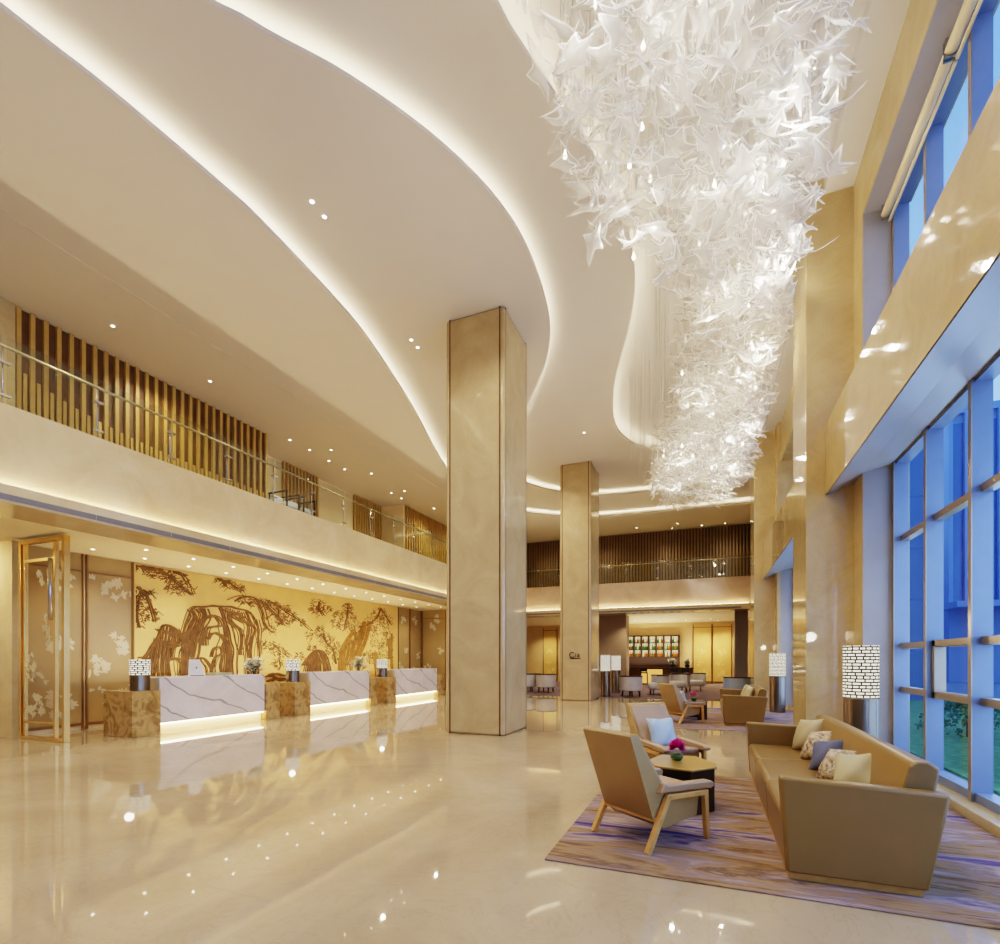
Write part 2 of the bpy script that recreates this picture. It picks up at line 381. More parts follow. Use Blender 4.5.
def cove(curve, z, name, n):
    c = catmull(curve, 8)
    # soffit sheet
    pts = [(x, y, z) for x, y in c] + [(2.7, c[-1][1], z), (2.7, 28, z), (-14, 28, z), (-14, Y0, z)]
    struct(name, MB().poly(pts), M['paint'])
    lip = MB(); led = MB()
    nor = []
    for i in range(len(c)):
        a = Vector(c[max(i - 1, 0)]); b = Vector(c[min(i + 1, len(c) - 1)]); d = (b - a).normalized(); nor.append(Vector((-d.y, d.x)))
    lv = []; ev = []
    for (x, y), q in zip(c, nor):
        lv += [(x, y, z), (x, y, z + 0.06)]
        p1 = Vector((x, y)) + q * 0.10; p2 = Vector((x, y)) + q * 0.14
        ev += [(p1.x, p1.y, z + 0.045), (p2.x, p2.y, z + 0.045)]
    fs = [(2 * i, 2 * i + 2, 2 * i + 3, 2 * i + 1) for i in range(len(c) - 1)]
    lip.add(lv, fs); led.add(ev, fs)
    struct('trim_%d' % n, lip, M['paint'])
    o = struct('trim_%d' % (n + 1), led, M['led'])
cove(C1, Z0, 'ceiling', 1); cove(C2, Z1, 'ceiling.001', 3); cove(C3, Z2, 'ceiling.002', 5)
struct('ceiling.003', B(-4.5, 2.7, Y0, 22, Z3, Z3 + 0.1), M['paint'])
struct('ceiling.004', B(1.66, 2.05, Y0, 18.5, 8.69, Z3 - 0.002), M['paint'])          # dropped band beside the window wall
struct('trim_7', B(-9.76, -9.70, Y0, 19.5, Z0 - 0.006, Z0 + 0.01), M['slot'])
# left balcony front and soffit
struct('wall_left', MB().box(-12.7, -12.4, 5.7, 20.76, 0, 3.76), M['paintw'])
struct('wall_left_return', B(-14, -12.2, 5.5, 5.7, 0, 3.76), M['wall'])
struct('wall_left_end', B(-12.4, -9.6, 20.76, 20.96, 0, 3.76), M['paintw'])
struct('wall_left_balcony', B(-9.25, -9.0, Y0, 24.1, 3.87, 5.03), M['fascia'])
struct('ceiling.005', B(-9.7, -8.8, Y0, 23.9, 3.62, 3.87), M['fascia'])
struct('trim_8', B(-8.80, -8.79, Y0, 23.9, 3.655, 3.735), M['grille'])
mb = MB()
for k in range(26): mb.box(-8.79, -8.787, Y0 + 1.2 * k - 0.005, Y0 + 1.2 * k + 0.005, 3.655, 3.735)
struct('trim_9', mb, M['slotline'])
struct('trim_10', B(-8.985, -8.945, Y0, 23.9, 3.87, 3.885), M['ledlow'])
struct('ceiling.006', B(-14, -9.7, Y0, 34, 3.76, 3.86), M['paintw'])
struct('floor.001', B(-14, -9.25, Y0, 24.4, 4.75, 4.85), M['wall'])
struct('wall_left_gallery', B(-13.6, -13.3, Y0, 24, 4.85, 8.3), M['paintw'])
struct('wall_left_gallery_pier', B(-13.3, -12.02, 5.05, 5.47, 4.85, Z0), M['wall'])
struct('wall_front', B(-14, 2.7, Y0 - 0.3, Y0, 0, 9.1), M['wall'])
struct('wall_left_front', B(-14.2, -14, Y0, 34, 0, 9), M['wall'])
# back balcony
struct('wall_back_balcony', B(-9.0, 2.05, 24.1, 24.35, 3.87, 5.03), M['fasciab'])
struct('ceiling.007', B(-9.7, 2.05, 23.9, 24.85, 3.62, 3.868), M['fascia'])
struct('trim_11', B(-8.8, 1.3, 23.89, 23.9, 3.655, 3.735), M['grille'])
struct('trim_12', B(-8.9, 1.6, 24.0, 24.03, 3.87, 3.88), M['ledlow'])
struct('ceiling.008', B(-9.7, 2.3, 24.85, 34, 3.76, 3.86), M['paintw'])
struct('floor.002', B(-14, 2.3, 24.35, 28.2, 4.75, 4.85), M['wall'])
struct('wall_back_gallery', B(-14, 2.3, 27.9, 28.1, 4.85, Z0 + .02), M['slatdback'])
struct('wall_back', B(-14, 2.3, 33.6, 33.8, 0, 3.8), M['wood_light'])
struct('wall_back_core', B(-5.25, -3.86, 26.6, 27.6, 0, 3.76), M['greywall'])
struct('wall_back_pier', B(1.12, 1.64, 25.2, 25.9, 0, 3.76), M['mauvewall'])
struct('floor.003', B(-9.5, 2.0, 19.9, 33.5, 0.0, 0.006), M['carpet'])

# right window wall
XW, XG = 2.05, 2.4
struct('wall_right', B(XW, 2.6, 8.75, 9.23, 0, Z3), M['wall'])
struct('wall_right_pier', B(1.42, 2.6, 9.23, 10.53, 0, 8.94), M['wallpol'], bevel=0.01)
struct('wall_right_pier.001', B(1.36, 2.6, 18.15, 19.65, 0, 8.69), M['wallpol'], bevel=0.01)
def beam(name, y0, y1, x, n):
    q = [(x, 4.03), (2.05, 4.17), (2.62, 4.30), (2.62, 5.12), (x, 5.12)]
    struct(name, MB().prism([(a, y0, b) for a, b in q], (0, y1 - y0, 0)), M['wallpol'])
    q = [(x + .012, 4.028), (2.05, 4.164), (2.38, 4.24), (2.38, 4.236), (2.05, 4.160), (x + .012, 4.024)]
    struct('trim_%d' % n, MB().prism([(a, y0, b) for a, b in q], (0, y1 - y0, 0)), M['coollit_reveal'])  # added lining under the beam, window light painted in as cool grey
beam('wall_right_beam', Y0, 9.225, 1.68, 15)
struct('trim_17', B(2.056, XG, 8.742, 8.75, 0.1, 4.2), M['coollit_reveal'])  # this and the next linings are added; cool window light is in their colour
struct('trim_18', B(2.056, XG, 8.742, 8.75, 5.12, 7.86), M['coollit_reveal'])
struct('trim_19', B(2.056, XG, Y0, 8.742, 7.852, 7.86), M['coollit_reveal'])
struct('trim_20', B(2.056, XG, 17.592, 17.6, 0.1, 4.2), M['coollit_reveal'])
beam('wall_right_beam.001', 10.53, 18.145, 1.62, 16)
struct('wall_right_head', B(XW, 2.62, Y0, 8.75, 7.86, Z3), M['wall'])
struct('wall_right_head.001', B(XW, 2.62, 11.0, 17.6, 7.5, Z3), M['wall'])
struct('wall_right.001', B(1.95, 2.6, 17.6, 18.15, 0, Z3), M['wall'])
struct('wall_right.002', B(XW, 2.6, 10.53, 11.0, 0, Z3), M['wall'])
struct('wall_right.003', B(XW, 2.6, 19.65, 34, 0, Z3), M['wall'])
def window(name, y0, y1, z0, z1, ys, zs, sash=None, gx=2.55):
    w = tag(empty(name, (XG, (y0 + y1) / 2, z0)), kind='structure')
    off = Vector(w.location)
    def bx(nm, x0, x1, a, b, c, d, mat, bev=0.0):
        o = MB().box(x0 - off.x, x1 - off.x, a - off.y, b - off.y, c - off.z, d - off.z).build(nm, mat, w, bevel=bev); return o
    for y in ys: bx('mullion', XG, 2.56, y - 0.03, y + 0.03, z0, z1, [M['alu']])
    for y in ys: bx('mullion_cap', XG - 0.012, XG, y - 0.032, y + 0.032, z0, z1, M['aluin'])
    ed = sorted(set([y0] + list(ys) + [y1]))
    for a, b in zip(ed[:-1], ed[1:]):
        if b - a < 0.2: continue
        for z in zs: bx('transom', XG + 0.07, 2.57, a + 0.03, b - 0.03, z - 0.04, z + 0.04, M['aluin'])
        bx('glass_pane', gx, gx + 0.012, a, b, z0, z1, M['winglass'])
    bx('bottom_rail', XG + 0.02, 2.57, y0, y1, z0, z0 + 0.09, M['alu']); bx('top_rail', XG + 0.02, 2.57, y0, y1, z1 - 0.07, z1, M['alu'])
    if sash:
        a, b, c, d = sash
        s = MB()
        for q in ((a, a + 0.07, c, d), (b - 0.07, b, c, d), (a, b, c, c + 0.07), (a, b, d - 0.07, d)):
            s.box(XG + 0.05 - off.x, 2.56 - off.x, q[0] - off.y, q[1] - off.y, q[2] - off.z, q[3] - off.z)
        s.build('sash_frame', M['aluin'], w)
    return w
MY = [8.68, 7.55, 6.42, 5.29, 4.16, 3.03, 1.9, 0.77, -0.36, -1.5, -2.6, -3.7, -4.8, -5.9]
window('window_1', Y0, 8.74, 0.1, 4.28, MY, [3.17, 1.68, 1.08], (6.45, 7.52, 1.04, 1.72))
window('window_2', Y0, 8.74, 5.12, 7.86, MY, [5.45])
MY2 = [17.5, 16.4, 15.3, 14.2, 13.1, 12.0, 11.05]
window('window_3', 11.0, 17.59, 0.1, 4.28, MY2, [3.17, 1.68, 1.08])
window('window_4', 11.0, 17.6, 5.12, 7.5, MY2, [5.45])
struct('trim_13', B(2.25, 2.68, Y0, 8.75, -0.1, 0.1), M['wall'], bevel=0.008)
struct('trim_14', B(2.25, 2.68, 10.5, 17.7, -0.1, 0.1), M['wall'], bevel=0.008)
def blind(y0, y1, label):
    t = thing('roller_blind', label, 'roller blind', (2.3, (y0 + y1) / 2, 7.72))
    h = (y1 - y0) / 2
    MB().tube([(0, -h, 0), (0, h, 0)], 0.055, 14).build('fabric_roll', M['paintw'], t, smooth=True)
    MB().tube([(0.05, -h, -0.1), (0.05, h, -0.1)], 0.02, 8).build('bottom_bar', M['paintw'], t, smooth=True)
    for s in (-1, 1): MB().box(-0.05, 0.07, s * h - 0.012, s * h + 0.012, -0.07, 0.14).build('bracket', M['steel'], t)
blind(6.62, 8.66, 'cream roller blind above the upper window, farther roll beside the stone pier')
blind(4.3, 6.58, 'cream roller blind above the upper window, nearer roll at the photo edge')

# free standing columns
def column(x0, x1, y0, y1, top, label):
    cx, cy = (x0 + x1) / 2, (y0 + y1) / 2; hx, hy = (x1 - x0) / 2, (y1 - y0) / 2
    t = thing('column', label, 'column', (cx, cy, 0))
    MB().box(-hx, hx, -hy, hy, 0, top).build('shaft', M['column'], t, bevel=0.05, seg=3)
    for s in (-1, 1):
        o = MB().box(s * (hx - 0.09) - 0.014, s * (hx - 0.09) + 0.014, -hy - 0.003, -hy + 0.01, 0, top).build('inlay_strip', M['brown'], t); 
        MB().box(hx - 0.01, hx + 0.003, s * (hy - 0.09) - 0.01, s * (hy - 0.09) + 0.01, 0, top).build('inlay_strip', M['brown'], t)
    return t
column(-4.93, -3.66, 9.22, 10.6, Z1, 'tall square beige marble column in front of the third desk, nearest the camera')
column(-5.0, -3.86, 18.1, 19.6, Z2, 'tall square beige marble column farther back with a dark sign')
# sign on the far column
t = thing('wall_sign', 'small dark lettered sign on the far marble column', 'sign', (-4.42, 18.085, 1.62))
def textmesh(body, size, name, mat, parent, loc, rot, ext=0.006):
    cu = bpy.data.curves.new(name, 'FONT'); cu.body = body; cu.size = size; cu.extrude = ext; cu.align_x = 'LEFT'
    tmp = bpy.data.objects.new(name, cu); COL.objects.link(tmp)
    bpy.context.view_layer.update()
    me = bpy.data.meshes.new_from_object(tmp.evaluated_get(bpy.context.evaluated_depsgraph_get()))
    bpy.data.objects.remove(tmp); me.materials.clear(); me.materials.append(mat); me.name = name
    o = bpy.data.objects.new(name, me); COL.objects.link(o); o.parent = parent; o.location = loc; o.rotation_euler = rot; return o
textmesh('C', 0.29, 'letter_c', M['black'], t, (-0.24, 0, -0.07), (R(90), 0, 0))
textmesh('i', 0.2, 'letter_i', M['black'], t, (-0.02, 0, -0.04), (R(90), 0, 0))
textmesh('a', 0.24, 'letter_a', M['black'], t, (0.06, 0, -0.04), (R(90), 0, 0))
MB().box(-0.2, 0.19, -0.006, 0.006, -0.115, -0.09).build('underline', M['black'], t)

# ------------------------------------------------------------------ gallery screens
def screen(label, x, y0, y1, z0, z1, step, w, proud, depth, short=None, mats=('slatback', 'slatgold'), side=False):
    t = thing('slatted_screen', label, 'slatted screen', (x, y0, z0)); h = z1 - z0; L = y1 - y0
    MB().box(-depth, -proud, 0, L, 0, h).build('back_panel', M[mats[0]], t)
    mb = MB(); n = int(L / step)
    for k in range(n + 1):
        y = min(k * step, L - w); mb.box(-proud, 0, y, y + w, 0, h)
    mb.build('slats', M[mats[1]], t)
    if short:
        mb = MB()
        for k in range(n):
            y = k * step + step / 2; hh = short(y); mb.box(-proud * 0.9, -0.01, y, y + w * 0.8, 0, hh)
        mb.build('short_slats', M[mats[1]], t)
    if side: MB().box(-depth, 0.0, -0.06, 0, 0, h).build('end_panel', M['paintw'], t)
    return t
screen('long gold slatted screen with stepped short slats on the left gallery', -12.05, 5.5, 11.43, 4.86, Z0 - .004, 0.217, 0.075, 0.06, 1.24, lambda y: 1.51 + .62 * math.exp(-y / 1.3))
screen('short open slatted screen on the gallery just right of the long gold screen', -13.19, 13.2, 14.9, 4.86, Z0 - .004, 0.16, 0.06, 0.08, 0.1, None, ('slatback', 'slatgold'))
screen('small slatted screen on the gallery left of the boxed corner screen', -13.19, 16.94, 18.75, 4.86, Z0 - .004, 0.16, 0.06, 0.08, 0.1, None, ('slatback', 'slatgold'))
screen('boxed out slatted screen at the far corner of the left gallery', -12.1, 18.86, 23.9, 4.86, Z0 - .004, 0.2, 0.07, 0.1, 1.16, None, ('slatdback', 'slatgold'), True)
t = thing('slatted_screen', 'wide dark bronze slatted wall at the back of the far gallery', 'slatted screen', (-3.5, 27.88, 4.86))
mb = MB()
for k in range(82):
    x = -10.4 + k * 0.15 + 3.5; mb.box(x, x + 0.055, -0.16, 0, 0, Z0 - 4.87)
mb.build('slats', M['slatdark'], t)
# balustrades
def rail_run(label, p0, p1, n, z, h, skip_end=False):
    p0 = Vector(p0); p1 = Vector(p1); L = (p1 - p0).length; ang = math.atan2((p1 - p0).y, (p1 - p0).x)
    t = thing('glass_balustrade', label, 'balustrade', (p0.x, p0.y, z), ang)
    st = L / n
    for k in range(n):
        MB().box(k * st + 0.03, (k + 1) * st - 0.03, -0.008, 0.008, 0.0, h + 0.12).build('glass_panel', M['glass'], t)
    for k in range(n + 1):
        p = MB().tube([(k * st, 0.05, 0), (k * st, 0.05, h)], 0.012, 8).build('post', M['steel'], t, smooth=True)
        for zb in (.12, .58): MB().box(k * st - 0.07, k * st + 0.07, -0.015, 0.05, zb, zb + .03).build('bracket', M['steel'], p)
    MB().tube([(0, -0.03 + 0.08, h), (L, 0.05, h)], 0.022, 10).build('handrail', M['rail'], t, smooth=True)
rail_run('glass balustrade with brass handrail along the left gallery edge', (-9.06, -0.8), (-9.06, 23.2), 20, 5.03, 0.84)
rail_run('glass balustrade along the far gallery edge above the lounge', (-9.0, 24.2), (2.0, 24.2), 8, 5.03, 0.84)

def bench(label, x, y):
    t = thing('gallery_chair', label, 'chair', (x, y, 4.85))
    f = MB()
    for sy in (-.19, .19):
        MB().bar((-.28, sy, 0), (-.28, sy, .66), .03, .03).build('leg', M['black'], t); MB().bar((.28, sy, 0), (.28, sy, .66), .03, .03).build('leg', M['black'], t)
        MB().box(-.3, .3, sy - .02, sy + .02, .64, .67).build('armrest', M['black'], t)
    MB().box(-.27, .27, -.17, .17, .30, .42).build('seat_cushion', M['white'], t, bevel=.03)
    MB().box(-.29, -.2, -.17, .17, .42, .64).build('back_cushion', M['white'], t, bevel=.03)
bench('black framed chair with white cushions on the gallery, nearer of two', -9.55, 9.56)
bench('black framed chair with white cushions on the gallery, farther of two', -9.55, 10.1)
ROCK_L=[[(8.05,1.52),(8.16,1.67),(8.25,1.82),(8.37,2.0),(8.46,2.18),(8.52,2.32),(8.62,2.34),(8.75,2.29),(8.87,2.22),(8.97,2.12),(9.04,2.0),(9.08,1.88)],[(8.37,2.0),(8.33,1.71),(8.29,1.48),(8.2,1.1)],[(8.25,1.82),(8.21,1.56),(8.16,1.25)],[(8.46,2.18),(8.45,1.87),(8.39,1.52),(8.37,1.09)],[(8.62,2.32),(8.58,2.03),(8.52,1.71),(8.48,1.4),(8.47,1.09)],[(8.75,2.29),(8.79,2.03),(8.66,1.75),(8.62,1.4),(8.66,1.08)],[(8.87,2.22),(8.93,1.96),(8.75,1.72),(8.72,1.48),(8.87,1.52),(8.97,1.36),(8.95,1.08)],[(8.5,1.95),(8.62,1.87),(8.75,1.93),(8.81,1.84),(8.62,1.79),(8.54,1.87)],[(8.5,2.22),(8.62,2.15),(8.79,2.15),(8.91,2.04)],[(9.08,1.88),(9.04,1.56),(9.06,1.32),(9.02,1.07)],[(8.05,1.52),(8.14,1.52),(8.23,1.33),(8.25,1.1)]]
ROCK_M=[[(9.04,2.16),(9.1,2.37),(9.17,2.58),(9.25,2.77),(9.39,2.86),(9.61,2.87),(9.85,2.93),(10.14,2.94),(10.44,2.97),(10.7,2.92),(10.98,2.9),(11.2,2.76),(11.34,2.51),(11.37,2.18),(11.42,1.85),(11.43,1.52),(11.37,1.05)],[(9.25,2.77),(9.34,2.59),(9.21,2.34),(9.12,2.05),(9.1,1.72),(9.12,1.4),(9.08,1.07)],[(9.39,2.82),(9.52,2.65),(9.34,2.39),(9.21,2.05),(9.17,1.89),(9.19,1.52),(9.17,1.07)],[(9.61,2.84),(9.68,2.58),(9.48,2.27),(9.39,1.97),(9.34,1.64),(9.25,1.31),(9.28,1.07)],[(9.68,2.58),(9.9,2.68),(10.04,2.6),(10.14,2.43),(9.94,2.38),(9.73,2.32),(9.66,2.07),(9.66,1.86)],[(10.14,2.91),(10.24,2.7),(10.29,2.49),(10.39,2.27),(10.44,2.01),(10.52,1.74),(10.49,1.39),(10.52,1.07)],[(10.44,2.9),(10.39,2.63),(10.55,2.46),(10.76,2.34),(10.84,2.07),(10.79,1.75),(10.79,1.61)],[(10.65,2.87),(10.76,2.61),(10.98,2.49),(10.98,2.21),(10.92,1.93),(11.0,1.57),(10.98,1.06)],[(10.92,2.87),(11.06,2.58),(11.23,2.36),(11.14,2.13),(11.06,1.75),(11.09,1.29),(11.06,1.06)],[(9.94,2.21),(10.14,2.13),(10.29,1.92),(10.39,1.65),(10.39,1.3),(10.39,1.08)],[(9.94,2.21),(9.8,2.16),(9.71,2.03)],[(10.19,2.44),(10.24,2.09),(10.14,1.82),(10.14,1.56),(10.09,1.3),(10.14,1.08)],[(9.85,1.56),(9.94,1.78),(10.14,1.82),(10.19,1.65),(9.99,1.56),(9.9,1.35),(9.85,1.09)],[(9.41,1.06),(9.39,1.31),(9.48,1.48),(9.57,1.54),(9.68,1.43),(9.8,1.26),(9.82,1.09)],[(9.04,2.16),(9.12,1.95),(9.21,1.83),(9.21,1.56)],[(9.48,2.56),(9.39,2.26),(9.28,1.97)],[(10.39,2.81),(10.65,2.74),(10.87,2.66)],[(10.34,2.76),(10.55,2.64),(10.81,2.57)],[(10.24,2.86),(10.55,2.82),(10.87,2.8)],[(9.57,2.23),(9.48,1.98),(9.5,1.85)],[(10.24,1.91),(10.29,1.56),(10.24,1.12)]]
ROCK_R=[[(15.78,2.58),(15.23,2.02),(15.01,1.5),(14.97,1.04)],[(15.59,2.27),(15.5,1.74),(15.23,1.03)],[(15.97,2.47),(15.78,1.86),(15.59,1.03)],[(16.55,2.93),(16.35,2.36),(16.06,1.86),(15.78,1.38)],[(15.37,2.15),(15.23,1.73),(15.14,1.04)],[(15.68,2.21),(15.73,1.74),(15.41,1.27)],[(16.16,2.6),(16.16,2.17),(15.97,1.74)],[(16.75,2.88),(16.55,2.37),(16.35,1.99),(16.06,1.62)],[(17.17,1.76),(17.33,1.24),(17.38,0.79)],[(17.01,1.75),(17.17,1.25),(17.26,0.8)],[(18.34,2.58),(18.29,1.9),(18.34,1.1)],[(18.05,2.36),(18.17,1.9),(18.11,1.5)],[(16.45,2.92),(16.16,2.47),(15.87,2.04)],[(15.5,2.27),(15.32,1.97),(15.1,1.27)]]
MOUND=[[(13.24,1.29),(13.53,1.58),(13.91,1.8),(14.22,1.56),(14.43,1.05)],[(13.46,1.45),(13.38,1.08)],[(13.64,1.61),(13.68,1.29),(13.61,1.07)],[(13.8,1.72),(13.91,1.39),(13.91,1.06)],[(13.91,1.77),(14.11,1.45),(14.15,1.06)],[(13.53,1.5),(13.53,1.07)],[(13.72,1.66),(13.8,1.28),(13.8,1.07)],[(14.03,1.66),(14.26,1.28),(14.3,1.06)],[(11.78,0.97),(12.03,1.06),(12.35,0.98),(12.68,0.99),(12.78,0.83)],[(11.78,0.82),(12.09,0.91),(12.48,0.85),(12.75,0.78)],[(11.85,1.04),(12.16,0.86),(12.42,0.77)]]
TRUNKS=[[(11.25,3.28),(11.4,3.11),(11.52,2.83),(11.54,2.64),(11.72,2.42),(11.91,2.3)],[(11.31,2.67),(11.4,2.35),(11.37,2.02),(11.4,1.78),(11.43,1.64)],[(11.85,3.25),(12.22,3.11),(12.62,2.92),(13.03,2.75),(13.46,2.48)],[(11.6,3.22),(11.91,2.96),(12.22,2.79),(12.42,2.55)],[(12.16,3.03),(12.16,2.78),(12.35,2.6)],[(15.46,3.56),(15.41,3.15),(15.23,2.55)],[(14.15,2.38),(14.3,2.06),(14.63,1.84),(14.8,1.33)],[(17.55,3.58),(17.28,3.17),(16.75,2.88),(16.16,2.72)],[(17.6,3.52),(17.94,3.22),(18.29,2.94)],[(12.16,1.5),(12.22,1.3),(12.16,1.15)],[(16.45,1.69),(16.25,1.44),(16.06,1.26)],[(13.95,3.49),(13.91,3.24),(14.07,3.06)],[(7.81,3.68),(8.08,3.65),(8.43,3.66),(8.75,3.5),(8.95,3.33),(9.25,3.16)],[(8.75,3.69),(8.99,3.61),(9.12,3.39)],[(7.85,3.18),(8.05,3.06),(8.16,2.84),(8.29,2.4)],[(7.97,2.97),(7.9,2.52),(7.96,2.23)],[(8.05,3.13),(8.2,3.04)],[(9.99,3.68),(10.34,3.64),(10.55,3.53),(10.84,3.46)],[(10.55,3.13),(10.92,3.29),(11.26,3.28),(11.55,3.14),(11.73,2.73),(11.81,2.49)]]
FOL=[(7.97,3.67,0.2,0.08),(8.35,3.59,0.24,0.15),(8.62,3.6,0.29,0.22),(8.87,3.51,0.3,0.24),(9.08,3.34,0.26,0.18),(8.83,3.27,0.23,0.16),(7.9,2.93,0.11,0.19),(8.05,2.83,0.19,0.26),(7.94,2.49,0.15,0.26),(8.23,2.58,0.19,0.19),(8.12,3.07,0.13,0.08),(10.19,3.66,0.25,0.08),(10.44,3.57,0.26,0.13),(10.68,3.53,0.19,0.1),(10.98,3.2,0.34,0.13),(11.26,3.16,0.29,0.14),(11.6,3.15,0.27,0.17),(11.91,3.16,0.28,0.17),(12.29,3.04,0.36,0.2),(12.62,2.87,0.34,0.18),(12.96,2.74,0.36,0.14),(11.97,2.77,0.32,0.22),(12.35,2.7,0.3,0.17),(11.78,2.42,0.22,0.12),(11.72,1.93,0.31,0.14),(12.03,1.79,0.38,0.15),(12.29,1.65,0.3,0.12),(12.16,1.35,0.19,0.15),(13.91,3.38,0.35,0.16),(14.22,3.24,0.37,0.15),(13.72,3.2,0.31,0.12),(13.99,3.11,0.32,0.11),(15.46,3.41,0.27,0.18),(15.23,3.1,0.5,0.23),(15.55,3.1,0.42,0.24),(14.89,2.87,0.39,0.2),(15.23,2.72,0.41,0.2),(15.59,2.75,0.33,0.15),(13.68,2.33,0.35,0.16),(14.03,2.54,0.16,0.11),(14.3,2.22,0.37,0.25),(14.63,1.95,0.43,0.28),(14.55,1.56,0.38,0.25),(14.89,1.79,0.26,0.29),(13.58,1.89,0.17,0.11),(13.03,1.58,0.2,0.11),(17.49,3.38,0.45,0.23),(17.06,3.09,0.65,0.25),(17.83,3.14,0.52,0.26),(16.55,2.8,0.57,0.22),(17.38,2.79,0.78,0.29),(16.75,2.5,0.52,0.28),(18.05,2.36,0.41,0.27),(17.83,1.96,0.52,0.3),(16.96,1.63,0.64,0.22),(16.55,1.5,0.46,0.25),(18.05,1.5,0.35,0.33),(17.22,2.08,0.38,0.16),(15.78,2.52,0.19,0.12)]
# ------------------------------------------------------------------ mural
mural = thing('wall_mural', 'gold wall mural of pine trees and rocky peaks in brown relief behind the desks', 'mural', (-12.4, 7.84, 0.3))
def m2(p, d=0.0): return (0.035 + d, p[0] - 7.84, p[1] - 0.3)
MB().box(0, 0.03, 0, 10.9, 0, 3.44).build('gold_panel', M['goldpanel'], mural)
def strokes(lst, name, r, mat, copies=2):
    mb = MB()
    for l in lst:
        for c in range(copies):
            off = 0 if c == 0 else rnd.gauss(0, 0.075)
            q = [(min(10.86, max(0.04, p[0] - 7.84 + off + rnd.uniform(-.012, .012))) , p[1] + rnd.uniform(-.012, .012)) for p in l]
            q = catmull(q, 3)
            rr = r if c == 0 else r * rnd.uniform(0.45, 0.9)
            mb.tube([(0.035, a, b - 0.3) for a, b in q], rr, 6, taper=rnd.uniform(0.6, 1.1))
    mb.build(name, mat, mural, smooth=True)
strokes(ROCK_L, 'rock_relief', 0.022, M['bronze'], 7); strokes(ROCK_M, 'rock_relief', 0.024, M['bronze'], 7)
strokes(ROCK_R, 'rock_relief', 0.026, M['bronzel'], 10); strokes(MOUND, 'rock_relief', 0.028, M['bronze'], 10)
strokes(TRUNKS, 'pine_trunk_relief', 0.026, M['bronze'], 2)
def foliage(cl, name):
    mb = MB()
    for cy, cz, ry, rz in cl:
        n = int(8 + 42 * ry * rz / 0.05 * 0.2); n = min(2 * n + 10, 62)
        for k in range(n):
            a = rnd.uniform(0, 6.283); q = math.sqrt(rnd.random())
            y = cy + ry * q * math.cos(a); z = cz + rz * q * math.sin(a)
            s = 1 if y > cy else -1
            ln = rnd.uniform(0.06, 0.2); dirz = -rnd.uniform(-0.5, 0.9); dy = s * rnd.uniform(0.3, 1.0)
            p = [(y, z), (y + dy * ln * 0.5, z + dirz * ln * 0.35 + rnd.uniform(-.03, .03)), (y + dy * ln, z + dirz * ln)]
            p = [(min(18.70, max(7.88, a_)), min(3.70, max(0.4, b_))) for a_, b_ in p]
            mb.tube([m2(v, -0.005) for v in p], rnd.uniform(0.009, 0.017), 4, taper=0.6)
    mb.build(name, M['bronze'], mural)
for i in range(0, len(FOL), 2): foliage(FOL[i:i + 2], 'pine_foliage_relief')

# ------------------------------------------------------------------ etched panels
def sprig(mb, cu, cv, s, put, n=22):
    for k in range(max(4, n // 3)):
        a = rnd.uniform(0, 6.283); d = s * .75 * math.sqrt(rnd.random()); u0 = cu + d * math.cos(a); v0 = cv + d * math.sin(a) * .9
        b0 = rnd.uniform(0, 6.283); m = rnd.choice((5, 5, 6, 7))
        for j in range(m):
            b = b0 + (j - (m - 1) / 2) * rnd.uniform(.45, .7); l = s * rnd.uniform(.26, .46) * (1.15 - .12 * abs(j - (m - 1) / 2)); w = l * .22
            c, q = math.cos(b), math.sin(b)
            pts = [(0, 0), (l * .35, w * .8), (l * .7, w * .7), (l, 0), (l * .7, -w * .7), (l * .35, -w * .8)]
            dz = -.010 * rnd.random(); mb.add([(lambda t_: (t_[0], t_[1] + dz, t_[2]))(put(u0 + x * c - y * q, v0 + x * q + y * c)) for x, y in pts], [(0, 1, 2, 3, 4, 5)])
def etched(label, loc, rz, w, h, sprigs, glass='tanglass', leaf='etched', header=0.35, frame='brassd'):
    """panel in local x (width) z (height), facing -y"""
    t = thing('etched_panel', label, 'decorative panel', loc, rz)
    MB().box(0.03, w - 0.03, 0, 0.02, 0.12, h).build('panel', M[glass], t)
    f = MB().box(0, 0.035, -0.03, 0.02, 0, h).box(w - 0.035, w, -0.03, 0.02, 0, h).box(0.035, w - 0.035, -0.02, 0.02, 0.08, 0.14)
    if header: f.box(0.035, w - 0.035, -0.02, 0.02, h - header - 0.03, h - header)
    f.build('frame', M[frame], t)
    mb = MB()
    for u, v, s, n in sprigs: sprig(mb, u * w, v * h, s, lambda a, b: (min(w - .05, max(.05, a)), -0.003, min(h - .02, max(.15, b))), n)
    mb.build('etched_leaves', M[leaf], t)
    return t
LS = [(0.75, 0.82, 0.35, 26), (0.3, 0.84, 0.3, 18), (0.78, 0.5, 0.33, 30), (0.2, 0.36, 0.33, 28), (0.7, 0.14, 0.36, 34), (0.25, 0.2, 0.2, 12)]
etched('bronze glass wall panel with white leaf sprigs, next to the mural at its left', (-12.385, 6.84, 0), R(90), 0.98, 3.74, LS)
etched('bronze glass wall panel with white leaf sprigs behind the gold framed screen', (-12.385, 5.78, 0), R(90), 1.02, 3.74, [(0.6, 0.85, 0.3, 22), (0.6, 0.48, 0.33, 30), (0.5, 0.14, 0.36, 34), (0.2, 0.3, 0.2, 10)])
etched('bronze glass wall panel with white leaves, first one right of the mural', (-12.385, 18.80, 0), R(90), 0.92, 3.74, [(0.4, 0.85, 0.33, 22), (0.75, 0.5, 0.25, 22), (0.2, 0.3, 0.28, 24)])
